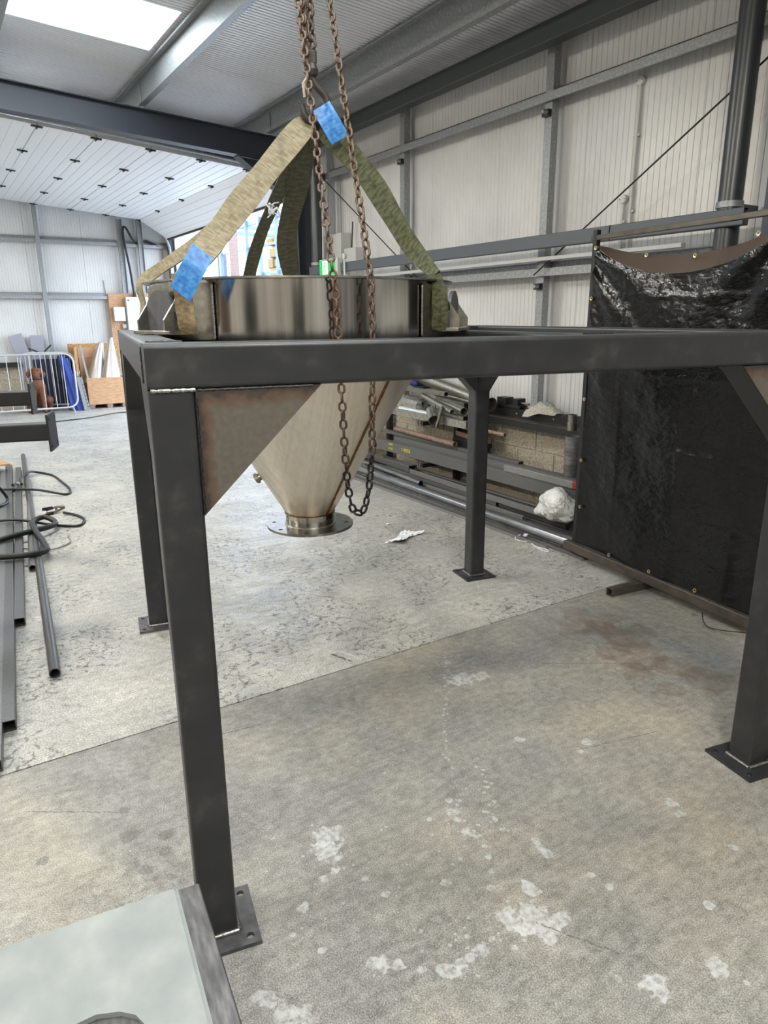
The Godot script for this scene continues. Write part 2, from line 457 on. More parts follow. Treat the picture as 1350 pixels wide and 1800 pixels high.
func ext_mesh(prof: Array, L: float, wall := 0.0) -> ArrayMesh:
	var mb := MB.new()
	mb.extrude(Transform3D(), prof, L, wall)
	return mb.mesh()

func tube_mesh(path: Array, r: float, seg := 8, closed := false, bump := 0.0) -> ArrayMesh:
	var mb := MB.new()
	mb.tube(PackedVector3Array(path), r, seg, closed, true, bump)
	return mb.mesh()

func lathe_mesh(prof: Array, seg := 32) -> ArrayMesh:
	var mb := MB.new()
	mb.lathe(Transform3D(), PackedVector2Array(prof), seg)
	return mb.mesh()

func smooth_path(pts: Array, per := 8) -> Array:
	var out := []
	for i in pts.size() - 1:
		var p0: Vector3 = pts[maxi(i - 1, 0)]
		var p1: Vector3 = pts[i]
		var p2: Vector3 = pts[i + 1]
		var p3: Vector3 = pts[mini(i + 2, pts.size() - 1)]
		for k in per:
			out.append(p1.cubic_interpolate(p2, p0, p3, float(k) / per))
	out.append(pts[-1])
	return out

func weld(a: Vector3, b: Vector3, r := 0.006) -> ArrayMesh:
	var path := []
	var m := maxi(6, int(a.distance_to(b) / 0.006))
	for i in m + 1:
		path.append(a.lerp(b, float(i) / m))
	return tube_mesh(path, r, 6, false, 0.16)

# ---------- materials ----------
func ramp(stops: Array) -> Gradient:
	var g := Gradient.new()
	var o := PackedFloat32Array()
	var c := PackedColorArray()
	for s in stops:
		o.append(s[0]); c.append(s[1])
	g.offsets = o
	g.colors = c
	return g

func noise(sd: int, freq: float, oct := 4, kind := FastNoiseLite.TYPE_SIMPLEX_SMOOTH, fractal := FastNoiseLite.FRACTAL_FBM) -> FastNoiseLite:
	var f := FastNoiseLite.new()
	f.seed = sd
	f.frequency = freq
	f.noise_type = kind
	f.fractal_type = fractal
	f.fractal_octaves = oct
	return f

func ntex(f: FastNoiseLite, stops: Array, size := 512) -> NoiseTexture2D:
	var t := NoiseTexture2D.new()
	t.width = size
	t.height = size
	t.seamless = true
	t.noise = f
	t.color_ramp = ramp(stops)
	return t

func nnorm(f: FastNoiseLite, strength: float, size := 512) -> NoiseTexture2D:
	var t := NoiseTexture2D.new()
	t.width = size
	t.height = size
	t.seamless = true
	t.noise = f
	t.as_normal_map = true
	t.bump_strength = strength
	return t

func g3(v: float, a := 1.0) -> Color:
	return Color(v, v, v, a)

func sm(key: String, col: Color, rough := 0.6, metal := 0.0, spec := 0.5) -> StandardMaterial3D:
	var m := StandardMaterial3D.new()
	m.resource_name = key
	m.albedo_color = col
	m.roughness = rough
	m.metallic = metal
	m.metallic_specular = spec
	M[key] = m
	return m

func tri_map(m: StandardMaterial3D, tex: Texture2D, sc: Vector3, world := false) -> void:
	m.albedo_texture = tex
	m.uv1_triplanar = true
	m.uv1_world_triplanar = world
	m.uv1_scale = sc

func norm_map(m: StandardMaterial3D, tex: Texture2D, strength: float) -> void:
	m.normal_enabled = true
	m.normal_texture = tex
	m.normal_scale = strength

func make_materials() -> void:
	var m: StandardMaterial3D
	var blotch := noise(3, 0.009, 7)
	# hot-rolled steel with mill scale
	m = sm("mill_scale", g3(1.0), 0.4, 0.0, 0.5)
	tri_map(m, ntex(blotch, [[0.0, Color(0.135, 0.138, 0.142)], [0.5, Color(0.155, 0.158, 0.162)], [0.7, Color(0.17, 0.172, 0.174)], [0.8, Color(0.2, 0.198, 0.198)], [1.0, Color(0.27, 0.265, 0.26)]], 1024), Vector3(0.9, 0.9, 0.9), true)
	norm_map(m, nnorm(noise(5, 0.05, 4), 2.0), 0.12)
	m = sm("mill_plate", g3(1.0), 0.48, 0.0, 0.5)
	tri_map(m, ntex(noise(8, 0.02, 5), [[0.0, Color(0.2, 0.2, 0.205)], [0.5, Color(0.27, 0.27, 0.275)], [1.0, Color(0.36, 0.36, 0.36)]]), Vector3(2, 2, 2))
	m = sm("stock_steel", g3(1.0), 0.38, 0.2, 0.5)
	tri_map(m, ntex(noise(9, 0.012, 5), [[0.0, Color(0.3, 0.3, 0.305)], [0.5, Color(0.42, 0.42, 0.42)], [0.75, Color(0.51, 0.505, 0.495)], [1.0, Color(0.6, 0.585, 0.565)]]), Vector3(4, 4, 0.6), true)
	var grain := ntex(noise(11, 0.03, 4), [[0.0, g3(0.8)], [0.5, g3(0.92)], [1.0, g3(1.0)]])
	for e in [["stock_a", 0.3], ["stock_b", 0.42], ["stock_c", 0.54]]:
		m = sm(e[0], Color(e[1], e[1] * 0.995, e[1] * 0.985), 0.36, 0.2, 0.5)
		tri_map(m, grain, Vector3(3, 3, 3), true)
	m = sm("bright_steel", g3(1.0), 0.24, 0.85, 0.5)
	tri_map(m, ntex(noise(10, 0.012, 5), [[0.0, Color(0.42, 0.42, 0.425)], [0.5, Color(0.55, 0.55, 0.555)], [1.0, Color(0.66, 0.65, 0.64)]]), Vector3(2, 2, 0.4), true)
	m = sm("black_steel", Color(0.075, 0.08, 0.08), 0.42, 0.0, 0.5)
	# stainless: brushed along the height of the shell
	var brush := noise(12, 0.03, 4)
	m = sm("stainless_shell", g3(1.0), 0.13, 1.0, 0.5)
	tri_map(m, ntex(brush, [[0.0, Color(0.56, 0.545, 0.52)], [0.5, Color(0.7, 0.685, 0.66)], [1.0, Color(0.86, 0.845, 0.82)]]), Vector3(1.6, 0.03, 1.6))
	norm_map(m, nnorm(noise(13, 0.04, 3), 1.5), 0.05)
	m = sm("stainless_cone", g3(1.0), 0.36, 0.88, 0.5)
	tri_map(m, ntex(noise(14, 0.03, 4), [[0.0, Color(0.82, 0.785, 0.72)], [0.5, Color(0.9, 0.865, 0.81)], [1.0, Color(0.95, 0.92, 0.875)]]), Vector3(2.5, 0.1, 2.5))
	m = sm("stainless_plate", g3(1.0), 0.3, 1.0, 0.5)
	tri_map(m, ntex(noise(15, 0.03, 4), [[0.0, Color(0.5, 0.49, 0.46)], [1.0, Color(0.68, 0.665, 0.63)]]), Vector3(2, 2, 2))
	m = sm("stainless_offcut", g3(1.0), 0.3, 0.9, 0.5)
	tri_map(m, ntex(noise(16, 0.02, 4), [[0.0, Color(0.58, 0.57, 0.53)], [1.0, Color(0.76, 0.745, 0.7)]]), Vector3(2, 2, 2), true)
	m = sm("heat_tint", Color(0.42, 0.3, 0.17), 0.3, 0.9)
	m = sm("weld_bright", g3(1.0), 0.3, 0.9)
	tri_map(m, ntex(noise(17, 0.05, 3), [[0.0, Color(0.35, 0.34, 0.33)], [0.6, Color(0.7, 0.69, 0.67)], [1.0, Color(0.88, 0.87, 0.85)]]), Vector3(6, 6, 6))
	m = sm("weld_dark", g3(1.0), 0.4, 0.6)
	tri_map(m, ntex(noise(18, 0.05, 3), [[0.0, Color(0.12, 0.115, 0.115)], [0.7, Color(0.22, 0.21, 0.2)], [1.0, Color(0.42, 0.4, 0.38)]]), Vector3(6, 6, 6))
	m = sm("galvanised", g3(1.0), 0.42, 0.35, 0.5)
	tri_map(m, ntex(noise(20, 0.035, 3, FastNoiseLite.TYPE_CELLULAR, FastNoiseLite.FRACTAL_NONE), [[0.0, Color(0.52, 0.53, 0.535)], [0.5, Color(0.58, 0.59, 0.595)], [1.0, Color(0.66, 0.67, 0.67)]]), Vector3(2.5, 2.5, 2.5), true)
	m = sm("barrier_tube", Color(0.72, 0.73, 0.74), 0.4, 0.4)
	m = sm("white_cladding", g3(1.0), 0.3, 0.0, 0.5)
	tri_map(m, ntex(noise(21, 0.004, 5), [[0.0, Color(0.75, 0.75, 0.745)], [0.5, Color(0.785, 0.785, 0.78)], [1.0, Color(0.815, 0.815, 0.81)]]), Vector3(0.5, 0.5, 0.5), true)
	m = sm("roof_liner", g3(1.0), 0.32, 0.0, 0.5)
	tri_map(m, ntex(noise(22, 0.004, 5), [[0.0, Color(0.88, 0.885, 0.9)], [1.0, Color(0.92, 0.925, 0.94)]]), Vector3(0.5, 0.5, 0.5), true)
	m = sm("door_white", Color(0.86, 0.865, 0.87), 0.4)
	m = sm("grey_paint", Color(0.31, 0.33, 0.355), 0.5)
	m = sm("slate_paint", Color(0.2, 0.22, 0.26), 0.5)
	m = sm("eaves_paint", Color(0.24, 0.26, 0.26), 0.45)
	m = sm("downpipe", Color(0.22, 0.235, 0.245), 0.3)
	m = sm("rooflight", Color(0.93, 0.93, 0.9), 0.7)
	m.backlight_enabled = true
	m.backlight = Color(1.0, 1.0, 0.97)
	m = sm("block", g3(1.0), 0.95, 0.0, 0.2)
	tri_map(m, ntex(noise(24, 0.03, 5), [[0.0, Color(0.5, 0.47, 0.42)], [0.4, Color(0.66, 0.625, 0.56)], [1.0, Color(0.76, 0.73, 0.67)]]), Vector3(2, 2, 2), true)
	norm_map(m, nnorm(noise(25, 0.06, 4), 10.0), 0.6)
	m = sm("mortar", Color(0.66, 0.63, 0.575), 0.95, 0.0, 0.2)
	m = sm("stone_block", g3(1.0), 0.95, 0.0, 0.2)
	tri_map(m, ntex(noise(26, 0.05, 4), [[0.0, Color(0.3, 0.25, 0.17)], [0.5, Color(0.5, 0.43, 0.31)], [1.0, Color(0.62, 0.56, 0.44)]]), Vector3(1.2, 1.2, 1.2), true)
	# PVC welding curtain
	m = sm("black_pvc", Color(0.022, 0.024, 0.022), 0.15, 0.0, 0.42)
	m.uv1_scale = Vector3(2.0, 3.0, 1)
	norm_map(m, nnorm(noise(28, 0.012, 5), 9.0, 1024), 0.5)
	m = sm("pvc_hem", Color(0.3, 0.25, 0.215), 0.35)
	m = sm("screen_bar", g3(1.0), 0.4, 0.2)
	tri_map(m, ntex(noise(29, 0.02, 5), [[0.0, Color(0.24, 0.215, 0.19)], [1.0, Color(0.36, 0.325, 0.29)]]), Vector3(1, 1, 1))
	m = sm("brass", Color(0.78, 0.72, 0.55), 0.3, 0.9)
	# chain
	m = sm("rusty_chain", g3(1.0), 0.5, 0.45)
	tri_map(m, ntex(noise(30, 0.06, 4), [[0.0, Color(0.2, 0.16, 0.13)], [0.45, Color(0.34, 0.26, 0.2)], [0.7, Color(0.42, 0.36, 0.31)], [1.0, Color(0.62, 0.56, 0.5)]]), Vector3(9, 9, 9), true)
	m = sm("black_chain", Color(0.09, 0.085, 0.08), 0.4, 0.3)
	m = sm("hook_iron", Color(0.26, 0.24, 0.22), 0.45, 0.4)
	# webbing: weave across the strap plus dirt
	for e in [["sling_beige", Color(0.42, 0.38, 0.3), Color(0.66, 0.62, 0.53), 31], ["sling_green", Color(0.16, 0.165, 0.12), Color(0.4, 0.41, 0.305), 32], ["sling_dark", Color(0.26, 0.26, 0.225), Color(0.44, 0.44, 0.38), 33], ["sling_wrap", Color(0.4, 0.34, 0.26), Color(0.68, 0.6, 0.48), 34]]:
		m = sm(e[0], g3(1.0), 0.9, 0.0, 0.25)
		m.albedo_texture = webbing(e[1], e[2], e[3])
		m.uv1_scale = Vector3(1, 6, 1)
		m.heightmap_enabled = false
	m = sm("blue_tag", g3(1.0), 0.35)
	m.albedo_texture = tag_print()
	m = sm("tan_plate", g3(1.0), 0.45, 0.25)
	m.albedo_texture = haunch_print()
	# timber, paper, plastics
	m = sm("plywood", g3(1.0), 0.75)
	tri_map(m, ntex(noise(40, 0.02, 4), [[0.0, Color(0.6, 0.46, 0.33)], [1.0, Color(0.75, 0.6, 0.46)]]), Vector3(0.6, 3, 0.6))
	m = sm("strandboard", g3(1.0), 0.8)
	tri_map(m, ntex(noise(41, 0.05, 3, FastNoiseLite.TYPE_CELLULAR, FastNoiseLite.FRACTAL_NONE), [[0.0, Color(0.5, 0.38, 0.23)], [0.5, Color(0.68, 0.53, 0.35)], [1.0, Color(0.8, 0.66, 0.47)]]), Vector3(1.5, 1.5, 1.5))
	m = sm("cardboard", Color(0.7, 0.55, 0.42), 0.85)
	m = sm("post_wood", g3(1.0), 0.85)
	tri_map(m, ntex(noise(42, 0.03, 4), [[0.0, Color(0.4, 0.33, 0.32)], [1.0, Color(0.62, 0.54, 0.5)]]), Vector3(3, 0.4, 3))
	m = sm("white_plastic", Color(0.87, 0.88, 0.9), 0.35)
	m = sm("off_white_plastic", Color(0.76, 0.765, 0.75), 0.4)
	m = sm("bag_plastic", Color(0.86, 0.86, 0.85), 0.3)
	m.backlight_enabled = true
	m.backlight = Color(0.35, 0.35, 0.35)
	norm_map(m, nnorm(noise(43, 0.012, 3, FastNoiseLite.TYPE_SIMPLEX_SMOOTH, FastNoiseLite.FRACTAL_RIDGED), 14.0), 1.2)
	m.uv1_triplanar = true
	m.uv1_scale = Vector3(2, 2, 2)
	m = sm("paper", Color(0.9, 0.91, 0.92), 0.8)
	m = sm("film_sheet", g3(1.0), 0.48, 0.0, 0.5)
	tri_map(m, ntex(noise(44, 0.004, 5), [[0.0, Color(0.47, 0.485, 0.48)], [0.5, Color(0.5, 0.515, 0.507)], [0.75, Color(0.525, 0.538, 0.527)], [1.0, Color(0.56, 0.57, 0.56)]], 1024), Vector3(2.2, 2.2, 2.2))
	m = sm("bench_steel", g3(1.0), 0.45, 0.25)
	tri_map(m, ntex(noise(45, 0.02, 5), [[0.0, Color(0.24, 0.235, 0.235)], [0.5, Color(0.33, 0.325, 0.325)], [1.0, Color(0.46, 0.45, 0.45)]]), Vector3(6, 6, 1.5))
	m = sm("black_rubber", Color(0.075, 0.075, 0.075), 0.5)
	m = sm("black_plastic", Color(0.07, 0.075, 0.08), 0.4)
	m = sm("clamp_metal", Color(0.58, 0.54, 0.49), 0.4, 0.7)
	m = sm("blue_rack", Color(0.16, 0.27, 0.6), 0.5)
	m = sm("navy_sheet", Color(0.07, 0.08, 0.2), 0.5)
	m = sm("mirror_sheet", Color(0.74, 0.73, 0.72), 0.38, 0.9)
	m = sm("dog_coat", g3(1.0), 0.75)
	tri_map(m, ntex(noise(46, 0.03, 4), [[0.0, Color(0.31, 0.185, 0.125)], [0.5, Color(0.42, 0.26, 0.175)], [1.0, Color(0.54, 0.36, 0.25)]]), Vector3(2, 2, 2))
	m = sm("dog_dark", Color(0.2, 0.1, 0.09), 0.5)
	m = sm("dog_nose", Color(0.42, 0.25, 0.24), 0.4)
	m = sm("yellow_crayon", Color(0.85, 0.8, 0.25), 0.7)
	m = sm("yellow_card", Color(0.92, 0.84, 0.15), 0.6)
	m = sm("blue_card", Color(0.16, 0.18, 0.5), 0.5)
	m = sm("red_paint", Color(0.55, 0.16, 0.12), 0.5)
	m = sm("rust_pipe", g3(1.0), 0.6, 0.2)
	tri_map(m, ntex(noise(47, 0.015, 5), [[0.0, Color(0.42, 0.39, 0.35)], [0.55, Color(0.55, 0.51, 0.46)], [0.68, Color(0.56, 0.31, 0.24)], [1.0, Color(0.5, 0.26, 0.2)]]), Vector3(2, 2, 2), true)
	m = sm("rag_cloth", g3(1.0), 0.9)
	tri_map(m, ntex(noise(48, 0.03, 4), [[0.0, Color(0.22, 0.21, 0.2)], [0.4, Color(0.62, 0.6, 0.56)], [1.0, Color(0.82, 0.8, 0.76)]]), Vector3(5, 5, 5))
	m = sm("sign_green", Color(0.1, 0.62, 0.3), 0.4)
	m.emission_enabled = true
	m.emission = Color(0.08, 0.62, 0.28)
	m.emission_energy_multiplier = 0.55
	m = sm("sign_white", Color(0.92, 0.95, 0.93), 0.4)
	m.emission_enabled = true
	m.emission = Color(0.8, 0.95, 0.85)
	m.emission_energy_multiplier = 0.6
	m = sm("lamp_glow", Color(1, 1, 1), 0.5)
	m.emission_enabled = true
	m.emission = Color(1.0, 0.97, 0.9)
	m.emission_energy_multiplier = 4.0
	m = sm("yard", g3(1.0), 0.9)
	tri_map(m, ntex(noise(49, 0.01, 4), [[0.0, Color(0.68, 0.68, 0.68)], [1.0, Color(0.8, 0.8, 0.79)]]), Vector3(0.5, 0.5, 0.5), true)
	m = sm("site_steel", Color(0.4, 0.48, 0.6), 0.5, 0.2)
	m = sm("pale_board", Color(0.56, 0.56, 0.6), 0.6)
	m = sm("black_paint", Color(0.055, 0.058, 0.056), 0.6)
	m = sm("cabinet_dark", Color(0.12, 0.125, 0.13), 0.5)
	m = sm("cabinet_brown", Color(0.33, 0.24, 0.18), 0.6)
	m = sm("site_grey", Color(0.3, 0.33, 0.4), 0.6)

func webbing(dark: Color, light: Color, sd: int) -> ImageTexture:
	var w := 64
	var h := 512
	var im := Image.create(w, h, false, Image.FORMAT_RGB8)
	var f := noise(sd, 0.02, 5)
	for y in h:
		for x in w:
			var e := 0.5 + 0.5 * f.get_noise_2d(x * 1.5, y) + 0.12 * sin(y * PI / 3.0) + 0.05 * sin(x * PI / 2.0)
			if x == w / 2 or x == w / 2 + 1:
				e -= 0.18
			im.set_pixel(x, y, dark.lerp(light, clampf(e, 0, 1)))
	return ImageTexture.create_from_image(im)

func tag_print() -> ImageTexture:     # faded blue tag with worn rows of small print
	var im := Image.create(128, 256, false, Image.FORMAT_RGB8)
	var f := noise(51, 0.02, 4)
	var g := noise(52, 0.25, 2)
	for y in 256:
		for x in 128:
			var c := Color(0.2, 0.44, 0.72).lerp(Color(0.33, 0.6, 0.84), clampf(0.5 + f.get_noise_2d(x, y), 0, 1))
			var row := (y / 9) % 3
			if row == 1 and (y % 9) < 4 and x > 16 and x < 112 and g.get_noise_2d(x * 1.7, float(y / 9) * 40.0) > 0.12:
				c = c.lerp(Color(0.07, 0.13, 0.3), 0.75)
			im.set_pixel(x, y, c)
	return ImageTexture.create_from_image(im)

func haunch_print() -> ImageTexture:   # ground bare steel; scale and heat tint left along the welded edges, with ragged borders
	var im := Image.create(256, 256, false, Image.FORMAT_RGB8)
	var f := noise(53, 0.02, 4)
	var g := noise(54, 0.05, 4)
	for y in 256:
		for x in 256:
			var e := minf(x, y * 0.8 + 4) + 9.0 * f.get_noise_2d(x, y) + 4.0 * g.get_noise_2d(x, y)
			var c := Color(0.37, 0.352, 0.32).lerp(Color(0.405, 0.385, 0.347), clampf(0.5 + g.get_noise_2d(y, x), 0, 1))
			if e < 8:
				c = Color(0.23, 0.205, 0.195)
			elif e < 17:
				c = Color(0.23, 0.205, 0.195).lerp(Color(0.36, 0.29, 0.235), (e - 8) / 9.0)
			elif e < 34:
				c = Color(0.36, 0.29, 0.235).lerp(c, (e - 17) / 17.0)
			im.set_pixel(x, y, c)
	return ImageTexture.create_from_image(im)

# ---------- concrete ----------
func stamp(im: Image, cx: float, cy: float, r: float, col: Color, op: float, f: FastNoiseLite, ragged := 0.35) -> void:
	var w := im.get_width()
	for y in range(maxi(int(cy - r * 1.5), 0), mini(int(cy + r * 1.5) + 1, im.get_height())):
		for x in range(maxi(int(cx - r * 1.5), 0), mini(int(cx + r * 1.5) + 1, w)):
			var d := Vector2(x - cx, y - cy).length() / r
			var e := d + ragged * f.get_noise_2d(x * 1.0, y * 1.0)
			if e < 1.0:
				var k := clampf((1.0 - e) * 6.0, 0.0, 1.0) * op * clampf(0.72 + 0.9 * f.get_noise_2d(x * 2.0 + 700.0, y * 2.0), 0.2, 1.0)
				im.set_pixel(x, y, im.get_pixel(x, y).lerp(col, k))

func line(im: Image, a: Vector2, b: Vector2, wd: float, col: Color, op: float, f: FastNoiseLite) -> void:
	var m := int(a.distance_to(b))
	var nn := (b - a).normalized().orthogonal()
	for i in m:
		var p := a.lerp(b, float(i) / m) + nn * f.get_noise_1d(i * 0.6) * 3.0
		var o := op * clampf(0.5 + 1.6 * f.get_noise_1d(i * 2.0 + 300.0), 0.0, 1.0)
		for dx in range(-int(wd), int(wd) + 1):
			for dy in range(-int(wd), int(wd) + 1):
				var x := int(p.x) + dx
				var y := int(p.y) + dy
				if x >= 0 and y >= 0 and x < im.get_width() and y < im.get_height() and Vector2(dx, dy).length() <= wd:
					im.set_pixel(x, y, im.get_pixel(x, y).lerp(col, o))

func concrete(sd: int, size: int, metres: float, warm: float, scars: float, base: float, rough_freq: float) -> Image:
	# worn concrete: mottled cement, tan dusty patches, ragged dark trowel scars in clusters
	var s := 1024.0 / metres
	var a := noise(sd, 0.9 / s, 5).get_image(1024, 1024)
	var b := noise(sd + 1, 2.2 / s, 5).get_image(1024, 1024)
	var c := noise(sd + 2, 20.0 / s, 4).get_image(1024, 1024)
	for im in [a, b, c]:
		im.resize(size, size, Image.INTERPOLATE_CUBIC)
	var rf := noise(sd + 3, rough_freq / (size / metres), 3, FastNoiseLite.TYPE_SIMPLEX_SMOOTH, FastNoiseLite.FRACTAL_RIDGED)
	rf.domain_warp_enabled = true
	rf.domain_warp_amplitude = 18.0
	rf.domain_warp_frequency = 20.0 / (size / metres)
	var ridge := rf.get_image(size, size)
	var mf := noise(sd + 4, 1.3 / (size / metres), 3).get_image(size, size)
	var fine := noise(sd + 5, 0.33, 2).get_image(size, size)
	var Pt := noise(sd + 7, 0.12, 2).get_image(size, size).get_data()
	var sk := noise(sd + 8, 0.06 * 2048.0 / size, 5).get_image(size / 5, size)     # drag marks of the float, drawn out in one direction
	sk.resize(size, size, Image.INTERPOLATE_CUBIC)
	var Sk := sk.get_data()
	var A := a.get_data()
	var B := b.get_data()
	var Cc := c.get_data()
	var Rg := ridge.get_data()
	var Mk := mf.get_data()
	var Fi := fine.get_data()
	var out := PackedByteArray()
	out.resize(size * size * 3)
	for i in size * size:
		var l := base + (A[i] - 128) * 0.00028 + (B[i] - 128) * 0.0003 + (Cc[i] - 128) * 0.0004 + (Sk[i] - 128) * 0.00038 + (Fi[i] - 128) * 0.0017 - 0.16 * clampf((Pt[i] - 214) * 0.05, 0.0, 1.0)
		var tan_ := clampf(0.45 + (A[i] - 128) * 0.005 + (B[i] - 128) * 0.0025, 0.0, 1.0) * warm
		var sc := clampf((Rg[i] - 196) * 0.04, 0.0, 1.0) * clampf((Mk[i] - 104) * 0.03, 0.0, 1.0) * scars
		l *= 1.0 - 0.5 * sc
		out[i * 3] = clampi(int(255.0 * l * (1.0 + 0.012 * warm)), 0, 255)
		out[i * 3 + 1] = clampi(int(255.0 * l * (0.995 - 0.03 * tan_)), 0, 255)
		out[i * 3 + 2] = clampi(int(255.0 * l * (0.965 - 0.1 * tan_)), 0, 255)
	return Image.create_from_data(size, size, false, Image.FORMAT_RGB8, out)

func concrete_mat(key: String, im: Image) -> StandardMaterial3D:
	var m := sm(key, g3(1.0), 0.42, 0.0, 0.5)
	m.albedo_texture = ImageTexture.create_from_image(im)
	var rt := ntex(noise(61, 0.01, 5), [[0.0, g3(0.38)], [0.5, g3(0.46)], [1.0, g3(0.58)]], 1024)
	m.roughness = 1.0
	m.roughness_texture = M["rough_tex"] if M.has("rough_tex") else rt
	M["rough_tex"] = m.roughness_texture
	if not M.has("floor_norm"):
		M["floor_norm"] = nnorm(noise(62, 0.02, 6), 6.0, 1024)
	norm_map(m, M["floor_norm"], 0.35)
	return m

func roof_y(x: float) -> float:
	return 4.075 - SLOPE * (x - 2.29)

# micro-ribbed sheet: width along local x (0..w), length along local y (0..L), face towards +z
func ribbed(w: float, L: float, th := 0.04, depth := 0.0035, flatf := 0.78) -> ArrayMesh:
	var mb := MB.new()
	var pts := []
	var m := maxi(1, int(round(w / 0.05)))
	var s := w / m
	for i in m:
		pts.append(Vector2(i * s, 0)); pts.append(Vector2(i * s + s * flatf, 0))
		pts.append(Vector2(i * s + s * (flatf + 0.05), -depth)); pts.append(Vector2(i * s + s * 0.95, -depth))
	pts.append(Vector2(w, 0))
	for i in pts.size() - 1:
		var a: Vector2 = pts[i]
		var b: Vector2 = pts[i + 1]
		mb.flat(Vector3(a.x, 0, a.y), Vector3(b.x, 0, b.y), Vector3(b.x, L, b.y), Vector3(a.x, L, a.y), Vector3(0, 0, 1))
	var B := -th
	mb.flat(Vector3(0, 0, B), Vector3(w, 0, B), Vector3(w, L, B), Vector3(0, L, B), Vector3(0, 0, -1))
	mb.flat(Vector3(0, 0, B), Vector3(0, 0, 0), Vector3(0, L, 0), Vector3(0, L, B), Vector3(-1, 0, 0))
	mb.flat(Vector3(w, 0, B), Vector3(w, 0, 0), Vector3(w, L, 0), Vector3(w, L, B), Vector3(1, 0, 0))
	mb.flat(Vector3(0, 0, B), Vector3(w, 0, B), Vector3(w, 0, 0), Vector3(0, 0, 0), Vector3(0, -1, 0))
	mb.flat(Vector3(0, L, B), Vector3(w, L, B), Vector3(w, L, 0), Vector3(0, L, 0), Vector3(0, 1, 0))
	return mb.mesh()

func slab_mesh(x0: float, x1: float, z0: float, z1: float, ox: float, oz: float, tile: float) -> ArrayMesh:
	var mb := MB.new()
	var U := Vector3.UP
	var q := [Vector3(x0, 0, z0), Vector3(x1, 0, z0), Vector3(x1, 0, z1), Vector3(x0, 0, z1)]
	var uv := []
	for p in q:
		uv.append(Vector2((p.x - ox) / tile, (p.z - oz) / tile))
	mb.quad(q[0], q[1], q[2], q[3], U, U, U, U, uv[0], uv[1], uv[2], uv[3])
	for i in 4:
		var a: Vector3 = q[i]
		var b: Vector3 = q[(i + 1) % 4]
		var dn := Vector3(0, -0.15, 0)
		var nn := (b - a).cross(Vector3.UP).normalized()
		mb.quad(a, b, b + dn, a + dn, nn, nn, nn, nn, uv[i], uv[(i + 1) % 4], uv[(i + 1) % 4], uv[i])
	mb.flat(q[0] + Vector3(0, -0.15, 0), q[1] + Vector3(0, -0.15, 0), q[2] + Vector3(0, -0.15, 0), q[3] + Vector3(0, -0.15, 0), Vector3.DOWN)
	return mb.mesh()

